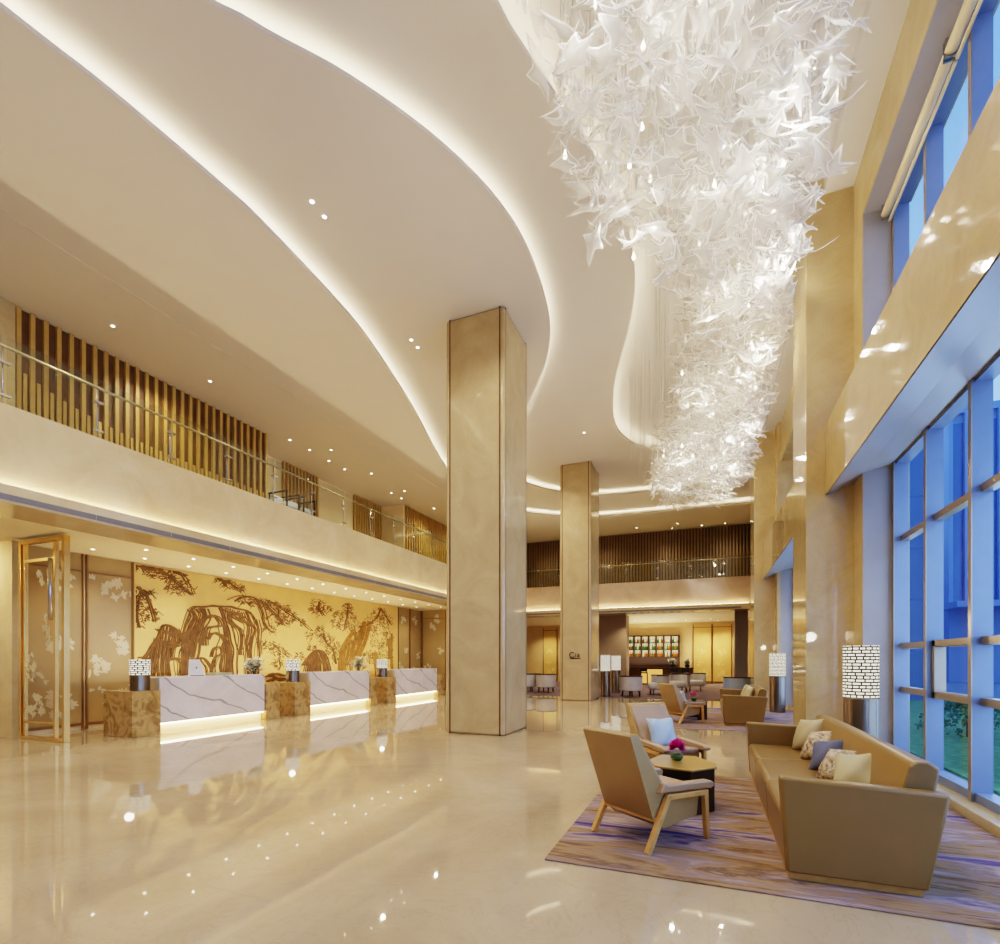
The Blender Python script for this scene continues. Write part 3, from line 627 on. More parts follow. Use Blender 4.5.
etched('bronze glass wall panel with white leaves, in the far corner right of the mural', (-12.385, 19.74, 0), R(90), 0.98, 3.74, [(0.4, 0.85, 0.33, 22), (0.75, 0.45, 0.25, 22), (0.3, 0.25, 0.28, 24)])
etched('bronze glass panel with white leaves on the end wall beside the marble column', (-12.34, 20.74, 0), 0, 1.25, 3.74, [(0.5, 0.85, 0.4, 28), (0.8, 0.5, 0.28, 26), (0.25, 0.28, 0.3, 26)])
MB_ = None
# gold framed screen
t = thing('glass_screen', 'tall freestanding brass framed glass screen with etched leaves and a pull bar', 'glass screen', (-12.06, 5.58, 0))
W_, H_ = 1.42, 3.72
MB().box(0, 0.075, -0.05, 0.05, 0, H_).box(W_ - 0.075, W_, -0.05, 0.05, 0, H_).box(0.075, W_ - 0.075, -0.05, 0.05, H_ - 0.07, H_).box(0.075, W_ - 0.075, -0.05, 0.05, 0, 0.06).build('outer_frame', M['brass'], t, bevel=0.006)
MB().box(0.12, 0.16, -0.03, 0.03, 0.06, H_ - 0.07).box(1.06, 1.12, -0.03, 0.03, 0.06, H_ - 0.07).box(0.16, 1.06, -0.03, 0.03, H_ - 0.42, H_ - 0.36).box(0.16, 1.06, -0.03, 0.03, 0.3, 0.35).build('inner_frame', M['brass'], t, bevel=0.004)
MB().box(0.16, 1.06, -0.006, 0.006, 0.35, H_ - 0.42).build('glass_panel', M['screenglass'], t)
MB().tube([(1.09, -0.09, 2.2), (1.09, -0.09, H_ - 0.4)], 0.035, 12).build('pull_bar', M['steel'], t, smooth=True)
mb = MB()
for u, v, s, n in [(0.85, 2.1, 0.25, 18), (0.95, 1.9, 0.2, 14), (0.32, 1.45, 0.25, 22), (0.3, 1.2, 0.2, 14), (0.5, 0.6, 0.3, 34), (0.35, 0.5, 0.2, 16), (0.75, 3.0, 0.3, 16)]:
    sprig(mb, u, v, s, lambda a, b: (min(1.05, max(.17, a)), -0.010, min(H_ - .43, max(.36, b))), n)
mb.build('etched_leaves', M['etched'], t)

# ------------------------------------------------------------------ reception desks
def desk(y0, y1, label):
    t = thing('reception_desk', label, 'reception desk', (-10.55, (y0 + y1) / 2, 0)); h = (y1 - y0) / 2
    MB().box(0.30, 0.38, -h, h, 0.21, 1.1).build('front_panel', M['wmarble'], t, bevel=0.006)
    MB().box(-0.42, 0.38, -h, h, 1.1, 1.13).build('countertop', M['wmarble'], t, bevel=0.005)
    MB().box(-0.40, 0.30, -h, h, 0.21, 1.1).build('cabinet', M['wood_light'], t)
    MB().box(-0.40, 0.26, -h, h, 0.0, 0.21).build('plinth', M['paintw'], t)
    MB().box(0.265, 0.36, -h + 0.02, h - 0.02, 0.185, 0.2).build('light_strip', M['led_desk'], t)
    return t
desk(6.93, 9.55, 'white veined marble reception desk nearest the glass screen, the largest in view')
desk(11.09, 13.78, 'middle white veined marble reception desk with lit base')
desk(15.25, 18.25, 'white veined marble reception desk closest to the tall column')
def block(y0, y1, label, x0=-10.98, x1=-10.12):
    t = tag(B(x0 + 10.6, x1 + 10.6, -(y1 - y0) / 2, (y1 - y0) / 2, 0, 0.88).build('stone_pedestal', M['onyx'], None, bevel=0.006), label, 'pedestal'); t.location = (-10.6, (y0 + y1) / 2, 0); return t
block(6.37, 6.92, 'brown and gold onyx pedestal at the left end of the nearest desk')
block(9.56, 9.99, 'brown onyx pedestal at the right end of the nearest desk, under white blossoms')
block(10.5, 11.08, 'brown and gold onyx pedestal at the left end of the middle desk')
block(13.79, 14.15, 'brown onyx pedestal at the right end of the middle desk, under white blossoms')
block(14.68, 15.24, 'brown and gold onyx pedestal at the left end of the farthest desk')
block(18.26, 18.75, 'brown onyx pedestal at the right end of the farthest desk')
def lamp(name, label, cat, loc, r, hb, hs, group=None):
    t = thing(name, label, cat, loc, 0, group)
    MB().lathe([(r * 0.97, 0.0), (r * 0.97, hb)], 36).build('base', M['lampmetal'], t, smooth=False, bevel=0.004)
    uvcyl('shade', r, hb + 0.005, hb + hs, M['shade' if hs > .5 else 'shade_small'], t)
    MB().lathe([(r * 0.99, hb + hs - 0.012), (r * 0.99, hb + hs - 0.008)], 30).build('shade_top', M['shadecap'], t)
    return t
M['shadecap'] = emis('shade_diffuser', (255, 244, 220), 1.2)
lamp('table_lamp', 'drum lamp with perforated white shade on the pedestal left of the nearest desk', 'lamp', (-10.36, 6.67, 0.88), 0.175, 0.3, 0.31)
lamp('table_lamp', 'drum lamp with perforated white shade on the pedestal left of the middle desk', 'lamp', (-10.5, 10.82, 0.88), 0.175, 0.3, 0.31)
lamp('table_lamp', 'drum lamp with perforated white shade on the pedestal left of the farthest desk', 'lamp', (-10.5, 14.95, 0.88), 0.18, 0.3, 0.31)
lamp('floor_lamp', 'large bronze floor lamp with brick patterned lit shade behind the near sofa', 'floor lamp', (1.74, 7.5, 0.012), 0.185, 1.01, 0.64)
lamp('floor_lamp', 'bronze floor lamp with perforated lit shade by the far window beyond the pier', 'floor lamp', (1.80, 16.2, 0.012), 0.205, 1.01, 0.64)
lamp('floor_lamp', 'bronze floor lamp with lit shade right beside the far column, left of the pair', 'floor lamp', (-3.79, 20.5, 0.006), 0.19, 1.01, 0.64)
lamp('floor_lamp', 'bronze floor lamp with lit shade by the far column, right of the pair', 'floor lamp', (-3.76, 22.85, 0.006), 0.2, 1.0, 0.64)

def blossoms(label, loc, s=1.0):
    t = thing('blossom_arrangement', label, 'flower arrangement', loc)
    MB().lathe([(0.09, 0), (0.13, 0.04), (0.14, 0.12), (0.11, 0.16)], 18).build('pot', M['darkpot'], t, smooth=True)
    st = MB(); fl = MB(); lf = MB()
    for k in range(26):
        a = rnd.uniform(0, 6.283); e = rnd.uniform(0.04, 0.26) * s; h = rnd.uniform(0.35, 0.66) * s
        tip = Vector((e * math.cos(a), e * math.sin(a), h)); st.tube([(0, 0, 0.12), (tip.x * 0.4, tip.y * 0.4, h * 0.6), tip], 0.006, 4)
        for j in range(9):
            p = tip + Vector((rnd.uniform(-.08, .08), rnd.uniform(-.08, .08), rnd.uniform(-.1, .06)))
            for q in range(5):
                b = q * 1.2566 + rnd.random(); d = Vector((math.cos(b), math.sin(b), rnd.uniform(-.4, .6))) * 0.045; n = Vector((-math.sin(b), math.cos(b), 0)) * 0.022
                fl.add([p, p + d * .6 + n, p + d, p + d * .6 - n], [(0, 1, 2, 3)])
        p = tip * 0.8
        for j in range(4):
            b = rnd.uniform(0, 6.28); d = Vector((math.cos(b), math.sin(b), 0.2)) * 0.1; n = Vector((-math.sin(b), math.cos(b), 0)) * 0.03
            lf.add([p, p + d * .5 + n, p + d, p + d * .5 - n], [(0, 1, 2, 3)])
    st.build('stems', M['bark'], t); fl.build('blossoms', M['whitefl'], t); lf.build('leaves', M['leafg'], t)
blossoms('white blossom arrangement on the pedestal at the right of the nearest desk', (-10.75, 9.77, 0.88))
blossoms('white blossom arrangement on the pedestal at the right of the middle desk', (-10.75, 13.97, 0.88))
t = thing('tent_sign', 'white easel sign with a small mark on the nearest desk', 'sign', (-10.5, 7.95, 1.13))
MB().prism([(0.06, -0.2, 0), (0.06, 0.2, 0), (-0.02, 0.12, 0.36), (-0.02, -0.12, 0.36)], (-0.02, 0, 0)).build('board', M['white'], t)
MB().box(-0.08, 0.08, -0.16, 0.16, 0, 0.012).build('foot', M['black'], t)
MB().lathe([(0.012, 0.0), (0.012, 0.004)], 10).prism([(0.02, -0.03, 0), (0.02, 0.03, 0), (0.02, 0, 0.05)], (0.003, 0, 0)).build('printed_mark', M['grille'], t).location = (0.018, 0, 0.16)
t = thing('document_tray', 'low cream tray lying on the nearest desk beside the easel sign', 'tray', (-10.5, 8.55, 1.13))
MB().box(-0.15, 0.15, -0.22, 0.22, 0, 0.02).build('base', M['ivory'], t)
MB().box(-0.15, -0.14, -0.22, 0.22, 0.02, 0.06).box(0.14, 0.15, -0.22, 0.22, 0.02, 0.06).box(-0.14, 0.14, -0.22, -0.21, 0.02, 0.06).box(-0.14, 0.14, 0.21, 0.22, 0.02, 0.06).build('rim', M['ivory'], t)

# ------------------------------------------------------------------ downlights
dl = thing('downlight', 'round recessed downlight in the low soffit above the reception desks', 'downlight', (0, 0, 0), 0, 'downlights in the soffit over the desks')
MB().lathe([(0.032, -0.004), (0.055, -0.006), (0.055, 0.0)], 20, cap=False).build('trim_ring', M['white'], dl, smooth=True)
MB().lathe([(0.032, -0.004), (0.032, -0.001)], 16).build('lens', M['spot'], dl)
LIGHTS = []
def spotlamp(loc, power, angle=100, blend=0.8, r=0.04, col=(1.0, 0.90, 0.73), rot=(0, 0, 0), name='downlight_or_fill_lamp'):  # used for the real downlights and for added fills without fixtures
    l = bpy.data.lights.new(name, 'SPOT'); l.energy = power; l.spot_size = R(angle); l.spot_blend = blend; l.shadow_soft_size = r; l.color = col
    o = bpy.data.objects.new(name, l); COL.objects.link(o); o.location = loc; o.rotation_euler = rot; return o
first = True
def put_dl(x, y, z, label=None, group=None):
    global first
    if first:
        first = False; dl.location = (x, y, z); return dl
    return dup(dl, (x, y, z), 0, label, group)
ys = [6.6 + 1.05 * k for k in range(13)]
for k, y in enumerate(ys):
    put_dl(-11.72, y, 3.758); put_dl(-10.76, y + 0.45, 3.758)
    if k % 2 == 0:
        spotlamp((-11.5, y, 3.72), SOFF * 1.0, 120); spotlamp((-10.6, y + 0.45, 3.72), SOFF * 0.7, 110)
G1 = 'round recessed downlight in the ceiling above the left gallery'
for x, y in [(-11.01, 6.56), (-11.04, 8.74), (-11.76, 12.0), (-11.73, 12.8), (-11.1, 13.06), (-11.79, 13.76), (-11.79, 14.57), (-11.18, 15.27), (-11.75, 17.36), (-11.13, 17.35), (-11.75, 18.09), (-11.2, 19.84)]:
    put_dl(x, y, Z0 - 0.002, G1, 'downlights over the left gallery')
G2 = 'recessed downlight of a pair in the wavy main ceiling left of the tall column'
for x, y in [(-5.5, 6.05), (-5.51, 6.33), (-5.91, 9.48), (-5.92, 9.76)]: put_dl(x, y, Z1 - 0.002, G2, 'paired downlights in the wavy ceiling')
put_dl(-3.58, 15.78, Z2 - 0.002, 'single recessed downlight in the ceiling between the two columns')
G3 = 'round recessed downlight in the ceiling above the far gallery'
for x, y in [(-3.35, 26.63), (-1.68, 27.4), (-1.39, 26.56), (-0.28, 27.4), (0.78, 27.4)]: put_dl(x, y, Z0 - 0.002, G3, 'downlights over the far gallery')
G4 = 'round recessed downlight in the lounge soffit near the bar'
for x, y in [(-4.0, 30.8), (-2.75, 32.16), (-1.17, 32.03), (0.13, 31.08), (0.54, 32.35)]: put_dl(x, y, 3.758, G4, 'downlights over the lounge')
for x, y in [(-11, 3.2), (-12.9, 3.6), (-13.0, 1.0), (-11, 0)]: spotlamp((x, y, 3.72), SOFF, 130)  # added spots without fixtures, to brighten the left return wall
spotlamp((-12.9, 4.3, 3.7), SOFF * 2.2, 130, .8, .04, (1, .89, .66), (R(40), 0, 0), 'return_wall_fill')  # added fill spot tilted at the return wall, no fixture
# ------------------------------------------------------------------ lounge furniture
def rug(label, x0, x1, y0, y1):
    o = tag(B(-(x1 - x0) / 2, (x1 - x0) / 2, -(y1 - y0) / 2, (y1 - y0) / 2, 0, 0.012).build('rug', M['rug'], None, bevel=0.004), label, 'rug'); o.location = ((x0 + x1) / 2, (y0 + y1) / 2, 0.0); return o
rug('purple and gold streaked rug under the near sofa and armchairs', -1.13, 2.24, 3.66, 7.1)
rug('purple and tan streaked rug under the farther sofa', -1.3, 2.24, 11.7, 17.0)

def xz(mb, pts, y0, y1): return mb.prism([(x, y0, z) for x, z in pts], (0, y1 - y0, 0))
def armchair(label):
    t = thing('armchair', label, 'armchair')
    xz(MB(), [(-.49, .90), (-.475, .915), (-.42, .915), (-.40, .90), (-.09, .40), (.28, .39), (.29, .36), (.265, .20), (-.10, .155), (-.13, .155), (-.25, .25)], -.275, .275).build('shell', M['leather'], t, bevel=0.012)
    xz(MB(), [(-.425, .895), (-.37, .885), (-.06, .44), (-.10, .40)], -.255, .255).build('back_cushion', M['seatgrey'], t, bevel=0.02)
    MB().hexa([(-.14, -.235, .37), (.33, -.245, .37), (.33, .245, .37), (-.14, .235, .37), (-.14, -.235, .42), (.35, -.245, .435), (.35, .245, .435), (-.14, .235, .42)]).build('seat_cushion', M['seatgrey'], t, bevel=0.025, seg=3)
    for s in (-1, 1):
        a, b = sorted((s * .225, s * .318))
        xz(MB(), [(-.215, .445), (.40, .412), (.435, .43), (.435, .455), (.40, .475), (-.11, .50), (-.165, .52)], a, b).build('armrest', M['leatherd'], t, bevel=0.014, seg=3)
        y = s * .305
        MB().bar((-.34, y, 0), (-.105, y, .425), .042, .045).build('rear_leg', M['oak'], t, bevel=0.004)
        MB().bar((.352, y, 0), (.322, y, .41), .042, .036, w1=.042, h1=.05).build('front_leg', M['oak'], t, bevel=0.004)
        MB().bar((-.12, y, .405), (.335, y, .388), .042, .042).build('side_rail', M['oak'], t, bevel=0.004)
    MB().bar((-.222, -.285, .235), (-.222, .285, .235), .036, .034, side=(1, 0, 0)).build('rear_stretcher', M['oak'], t, bevel=0.004)
    return t
ch1 = armchair('tan leather armchair with oak legs, seen from behind at the near rug corner')
ch1.location = (-.465, 4.488, .012); ch1.rotation_euler = (0, 0, R(52.9))
dup(ch1, (-.488, 6.614, .012), R(-51.3), 'tan leather armchair facing the camera with a pale blue cushion in it')
dup(ch1, (-.566, 12.823, .012), R(42.8), 'tan leather armchair farther back, seen from behind on the second rug')

def pillow(name, label, mat, loc, rot, w=.5, h=.5, th=.16, n=14):
    vs = []; fs = []
    for s in (1, -1):
        for j in range(n + 1):
            for i in range(n + 1):
                u = 2 * i / n - 1; v = 2 * j / n - 1
                k = (max(0, 1 - abs(u) ** 2.6) * max(0, 1 - abs(v) ** 2.6)) ** 0.6
                pu = u * (1 - 0.10 * (1 - abs(v)) ** 1.0 * abs(u)); pv = v * (1 - 0.10 * (1 - abs(u)) * abs(v))
                wr = 0.012 * math.sin(5 * u + 3 * v + loc[1] * 7) * k
                vs.append((pu * w / 2, s * (th / 2 * k) + wr, pv * h / 2))
    m = (n + 1) ** 2
    for s in range(2):
        for j in range(n):
            for i in range(n):
                a = s * m + j * (n + 1) + i; fs.append((a, a + 1, a + n + 2, a + n + 1))
    mb = MB(); mb.add(vs, fs)
    me_o = mb.build(name, mat, None, smooth=True)
    import bmesh
    bm = bmesh.new(); bm.from_mesh(me_o.data); bmesh.ops.remove_doubles(bm, verts=bm.verts[:], dist=1e-4); bmesh.ops.recalc_face_normals(bm, faces=bm.faces[:]); bm.to_mesh(me_o.data); bm.free()
    me_o.location = loc; me_o.rotation_euler = rot
    return tag(me_o, label, 'cushion')
def cush(label, mat, x, y, rz=0, tilt=20, roll=0, w=.5, z=None, base=.42, th=.17):
    hz = w / 2 * (math.cos(R(tilt))) * (1 if abs(roll) < 5 else (abs(math.cos(R(roll))) + abs(math.sin(R(roll)))))
    e = Matrix.Rotation(R(rz), 4, 'Z') @ Matrix.Rotation(R(90), 4, 'Z') @ Matrix.Rotation(R(tilt), 4, 'X') @ Matrix.Rotation(R(roll), 4, 'Y')
    return pillow('cushion', label, mat, (x, y, base + hz if z is None else z), e.to_euler(), w, w, th)

def sofa(label, x, y, L, mods):
    t = thing('sofa', label, 'sofa', (x, y, 0.012))
    MB().box(.06, .80, .04, L - .04, 0, .05).build('plinth', M['oak'], t)
    for yy in (0, L - .12):
        xz(MB(), [(.035, .05), (.0, .69), (.93, .655), (.82, .05)], yy, yy + .12).build('armrest', M['sofa'], t, bevel=0.022, seg=3)
    w = (L - .24) / mods
    for k in range(mods):
        a = .12 + k * w
        xz(MB(), [(.045, .05), (.02, .40), (.05, .43), (.66, .42), (.66, .05)], a + .004, a + w - .004).build('seat', M['sofa'], t, bevel=0.02, seg=3)
    xz(MB(), [(.655, .40), (.755, .80), (.785, .825), (.87, .825), (.915, .79), (.815, .05), (.66, .05)], .13, L - .125).build('backrest', M['sofa'], t, bevel=0.02, seg=3)
    return t
sofa('long tan leather sofa with five cushions by the near window', .45, 3.92, 3.35, 3)
sofa('tan leather sofa with two cushions on the farther rug', .29, 12.48, 2.75, 2)
cush('large plain ivory cushion, nearest of the row on the near sofa', M['ivory'], 1.10, 4.84, 46, 40, 16, .37)
cush('crumpled champagne silk cushion between the ivory and slate blue ones', M['pattern'], 1.06, 5.24, 34, 38, 8, .34)
cush('slate blue cushion in the middle of the near sofa', M['navyfab'], 1.08, 5.72, 46, 42, 16, .35)
cush('pale wrinkled silk cushion just beyond the slate blue one', M['pattern'], 1.08, 6.26, 30, 36, 12, .36)
cush('plain beige cushion at the far end of the near sofa', M['sage'], 1.08, 6.82, 30, 26, 10, .40)
cush('dark beige cushion on the farther sofa, at its far end', M['sage'], .90, 14.6, 10, 20, 0, .45)
cush('cream cushion on the farther sofa, nearer of its two', M['ivory'], .90, 13.7, 10, 20, 0, .45)
def chair_cush(label, c, rz, f=-.06, z=.585, w=.38):
    a = R(rz); e = Matrix.Rotation(a, 4, 'Z') @ Matrix.Rotation(R(-90), 4, 'Z') @ Matrix.Rotation(R(20), 4, 'X')
    return pillow('cushion', label, M['bluesil'], (c[0] + f * math.cos(a), c[1] + f * math.sin(a), z), e.to_euler(), w, w, .13)
chair_cush('pale blue satin cushion leaning in the armchair behind the gold table', (-.488, 6.614), -51.3)
chair_cush('pale blue cushion in the armchair on the farther rug', (-.566, 12.823), 42.8)

def side_table(label, c, rz=0.0, top='goldtop'):
    t = thing('side_table', label, 'side table', (c[0], c[1], .012), rz)
    P = [(.30, -.17), (.09, -.43), (-.27, -.35), (-.35, -.05), (-.26, .30), (.10, .33), (.30, .0)]
    MB().prism([(x, y, .42) for x, y in P], (0, 0, .02)).build('table_top', M[top], t, bevel=0.004)
    for i, j in ((0, 1), (2, 3), (4, 5)):
        a = Vector(P[i]) * .93; b = Vector(P[j]) * .93; d = (b - a).normalized(); n = Vector((-d.y, d.x)) * .025
        if n.dot(a) > 0: n = -n
        MB().prism([(a.x, a.y, 0), (b.x, b.y, 0), (b.x + n.x, b.y + n.y, 0), (a.x + n.x, a.y + n.y, 0)], (0, 0, .42)).build('panel_leg', M['darkwood'], t)
    MB().prism([(x * .85, y * .85, .38) for x, y in P], (0, 0, .04)).build('under_frame', M['darkwood'], t)
    return t
side_table('octagonal gold topped side table with dark panel legs between the near armchairs', (-.22, 5.58))
side_table('dark panel legged side table with small pink flowers by the farther armchair', (-.30, 13.75), 0, 'darkwood')
def bouquet(label, loc, s, mat, n=150):
    t = thing('flower_bowl', label, 'flower bowl', loc)
    MB().lathe([(.05 * s, 0), (.075 * s, .03 * s), (.08 * s, .06 * s), (.07 * s, .085 * s)], 22).build('bowl', M['greenbowl'], t, smooth=True)
    mb = MB()
    for k in range(n):
        a = rnd.uniform(0, 6.283); e = math.acos(rnd.uniform(-.25, 1)); d = Vector((math.sin(e) * math.cos(a), math.sin(e) * math.sin(a), math.cos(e)))
        o = Vector((0, 0, .15 * s)); side = d.cross(Vector((0, 0, 1))); side = side.normalized() if side.length > .01 else Vector((1, 0, 0))
        p0 = o + d * .03 * s; l = rnd.uniform(.10, .135) * s; w = .022 * s
        mb.add([p0, o + d * l * .7 + side * w, o + d * l + Vector((0, 0, .015 * s)), o + d * l * .7 - side * w], [(0, 1, 2, 3)])
    mb.build('petals', mat, t)
    return t
bouquet('magenta flowers in a round green bowl on the gold side table', (-.30, 5.60, .453), .8, M['magenta'])
bouquet('small pink flowers in a bowl on the farther side table', (-.33, 13.7, .453), .9, M['pink'], 90)

def tub(label, group=None):
    t = thing('tub_chair', label, 'armchair', (0, 0, 0), 0, group)
    n = 22
    for nm, r0, r1, za, zb, mat in (('back_shell', .31, .40, .22, .68, 'greyfab'), ('rim', .30, .41, .68, .72, 'darkwood')):
        vs = []; fs = []
        for i in range(n + 1):
            a = R(70) + R(220) * i / n; c, s = math.cos(a), math.sin(a)
            vs += [(r0 * c, r0 * s, za), (r1 * c, r1 * s, za), (r1 * c, r1 * s, zb), (r0 * c, r0 * s, zb)]
        for i in range(n):
            o = i * 4
            for k in range(4): fs.append((o + k, o + (k + 1) % 4, o + 4 + (k + 1) % 4, o + 4 + k))
        fs += [(0, 3, 2, 1), (n * 4, n * 4 + 1, n * 4 + 2, n * 4 + 3)]
        mb = MB(); mb.add(vs, fs); mb.build(nm, M[mat], t, bevel=0.006)
    MB().lathe([(.30, .20), (.335, .24), (.335, .40), (.30, .44)], 24).build('seat', M['greyfab'], t, smooth=True)
    for a in (45, 135, 225, 315):
        c, s = math.cos(R(a)), math.sin(R(a)); MB().bar((.30 * c, .30 * s, 0), (.27 * c, .27 * s, .22), .04, .04).build('leg', M['darkwood'], t)
    return t
tb = tub('pale grey tub chair just right of the lamp pair by the far column'); tb.location = (-2.85, 20.9, .006); tb.scale = (1.16, 1.16, 1.16); tb.rotation_euler = (0, 0, R(60))
dup(tb, (-6.75, 22.1, .006), R(80), 'pale grey tub chair seen between the two columns, right one')
dup(tb, (-7.75, 22.3, .006), R(100), 'pale grey tub chair seen between the two columns, left one')
dup(tb, (-1.95, 22.3, .006), R(200), 'pale grey tub chair directly behind the farther armchair, left')
dup(tb, (-1.2, 24.2, .006), R(250), 'pale grey tub chair behind the farther armchair, with its back to the bar')
dup(tb, (-.55, 25.6, .006), R(270), 'pale grey tub chair standing in front of the gold wall panels')
bc = dup(tb, (1.0, 21.0, .006), R(95), 'blue grey tub chair beyond the farther sofa')
for ch in bc.children:
    if ch.name.startswith(('back_shell', 'seat')): ch.data = ch.data.copy(); ch.data.materials[0] = M['bluefab']

# ------------------------------------------------------------------ bar and back wall
t = thing('bar_counter', 'long dark bar counter with a glowing onyx front at the back', 'bar counter', (-2.7, 31.0, 0))
MB().box(-1.9, 1.9, .06, .6, 0, .95).build('body', M['brown'], t)
MB().box(-.92, .25, 0, .06, .08, .90).build('lit_front', M['barglow'], t)
MB().box(-1.95, 1.95, -.05, .65, .95, 1.02).build('counter_top', M['darkwood'], t, bevel=.006)
t = thing('bottle_cabinet', 'backlit wall cabinet of bottles with seven bays above the bar', 'cabinet', (-4.8, 33.55, 1.62))
MB().box(0, 3.14, -.02, .0, 0, 1.29).build('lit_back', M['shelfback'], t)
f = MB().box(-.04, 3.18, -.32, 0, -.05, 0).box(-.04, 3.18, -.32, 0, 1.29, 1.36)
for k in range(8): f.box(k * 3.14 / 7 - .055, k * 3.14 / 7 + .055, -.32, 0, 0, 1.29)
f.build('frame', M['darkwood'], t)
for z in (.43, .86): MB().box(0, 3.14, -.3, -.02, z, z + .02).build('shelf', M['darkwood'], t)
struct('wall_back_panel', B(-4.85, -1.62, 33.5, 33.58, .9, 1.57), M['brown'])
def bottle(name, mat, label, grp):
    o = MB().lathe([(.05, 0), (.058, .02), (.058, .19), (.02, .26), (.02, .33), (.024, .335), (.024, .355)], 10).build(name, M[mat], None, smooth=True)
    return tag(o, label, 'bottle', grp)
proto = {}
for z, names in ((0, 'a'), (.45, 'g'), (.88, 'c')):
    for bay in range(7):
        for k in range(3):
            mat = names if rnd.random() < .7 else rnd.choice('agc')
            x = -4.8 + (bay + .27 + .23 * k) * 3.14 / 7; loc = (x, 33.40, 1.62 + z)
            lab = {'a': 'amber glass bottle on a backlit cabinet shelf', 'g': 'green glass bottle on a backlit cabinet shelf', 'c': 'pale glass bottle on a backlit cabinet shelf'}[mat]
            if mat not in proto: proto[mat] = bottle('bottle', 'bottle_' + mat, lab, lab.replace('bottle', 'bottles', 1)); o = proto[mat]
            else: o = proto[mat].copy(); COL.objects.link(o)
            o.location = loc
def stool(label):
    t = thing('bar_stool', label, 'bar stool', (0, 0, 0.006))
    MB().box(-.2, .2, -.2, .2, .68, .74).build('seat', M['black'], t, bevel=.01)
    MB().box(-.2, .2, -.2, -.17, .78, 1.02).build('backrest', M['black'], t)
    for a in (-1, 1):
        for b in (-1, 1): MB().bar((a * .2, b * .2, 0), (a * .17, b * .17, .7 if b > 0 else 1.0), .03, .03).build('leg', M['black'], t)
    return t
s0 = stool('dark bar stool at the counter, leftmost of three'); s0.location = (-3.4, 30.3, .006)
dup(s0, (-1.75, 30.3, .006), 0, 'dark bar stool at the counter, middle of three'); dup(s0, (-1.15, 30.3, .006), 0, 'dark bar stool at the counter, nearest the gold panels')
blossoms('white lilies in a small vase on the bar counter, left one', (-1.9, 31.2, 1.02), .7)
blossoms('white lilies in a small vase at the right end of the bar', (-1.1, 31.2, 1.02), .7)
GS = [(.5, .55, .3, 24), (.4, .35, .25, 18), (.6, .15, .4, 40)]
etched('tall gold wall panel with leaf motif beside the bar, left of the pair', (-.86, 33.55, 0), 0, 1.08, 3.6, GS, 'goldpanel', 'etchedg', .15, 'brown')
etched('tall gold wall panel with leaf motif, right of the pair by the dark pillar', (.24, 33.55, 0), 0, 1.08, 3.6, GS, 'goldpanel', 'etchedg', .15, 'brown')
etched('tall gold wall panel seen between the two marble columns', (-10.45, 33.55, 0), 0, 1.0, 3.6, GS, 'goldpanel', 'etchedg', .15, 'brown')

# ------------------------------------------------------------------ outside
struct('ground', B(2.68, 90, -20, 130, -.3, -.12), M['stonepath'])
tag(B(3.2, 12, 6, 24.3, -.12, -.08).build('lawn', M['grass'], None), 'strip of green lawn outside the window', 'lawn', None, 'stuff')
def hedge(label, loc, sx, sy, sz):
    t = thing('shrub', label, 'shrub', loc)
    mb = MB()
    for k in range(900):
        a = rnd.uniform(0, 6.283); e = rnd.uniform(0, 1.57); r = rnd.uniform(.75, 1.0)
        p = Vector((sx * r * math.cos(a) * math.cos(e), sy * r * math.sin(a) * math.cos(e), .1 + sz * r * math.sin(e)))
        d = Vector((rnd.uniform(-1, 1), rnd.uniform(-1, 1), rnd.uniform(-.5, 1))).normalized() * .09; q = d.orthogonal().normalized() * .035
        mb.add([p, p + d * .5 + q, p + d, p + d * .5 - q], [(0, 1, 2, 3)])
    mb.build('foliage', M['hedge'], t); MB().tube([(0, 0, 0), (0, 0, sz * .6)], .04, 6).build('stem', M['bark'], t); return t
hedge('low green shrub outside the glass beyond the near sofa', (4.9, 13.2, -.08), .8, 1.2, .7)
hedge('low green shrub on the lawn, seen through the right hand pane', (6.0, 9.9, -.08), .8, 1.0, .6)
def building(label, x0, x1, y0, y1, h, mat, fins=None):
    t = thing('office_building', label, 'building', ((x0 + x1) / 2, (y0 + y1) / 2, -.12)); hx, hy = (x1 - x0) / 2, (y1 - y0) / 2
    MB().box(-hx, hx, -hy, hy, 0, h).build('walls', M[mat], t)
    if fins:
        mb = MB(); n = int(2 * hx / fins)
        for k in range(n + 1): mb.box(-hx + k * fins - .12, -hx + k * fins + .12, -hy - .35, -hy, 5.5, h)
        mb.build('vertical_fins', M['buildA'], t)
        MB().box(-hx + .2, hx - .2, -hy - .05, -hy, 5.5, h - .6).build('glazing', M['bglass'], t)
        MB().box(-hx - .6, hx, -hy - 3, -hy, 5.0, 5.4).build('canopy', M['buildA'], t)
        MB().box(-hx, hx, -hy - .3, -hy + .1, h, h + .5).build('parapet', M['buildA'], t)
    else:
        mb = MB()
        for k in range(int(h / 2)): mb.box(-hx - .01, hx + .01, -hy - .01, hy + .01, 2 * k + 1.9, 2 * k + 1.96)
        mb.build('cladding_joints', M['bglass'], t)
    return t
building('pale office block with vertical fins and white canopy outside the windows', 15.6, 44, 45, 60, 18.6, 'buildA', 0.9)
building('plain blue grey clad wing outside, seen through the leftmost pane', 6.4, 8.3, 24.5, 60, 10.5, 'buildB')

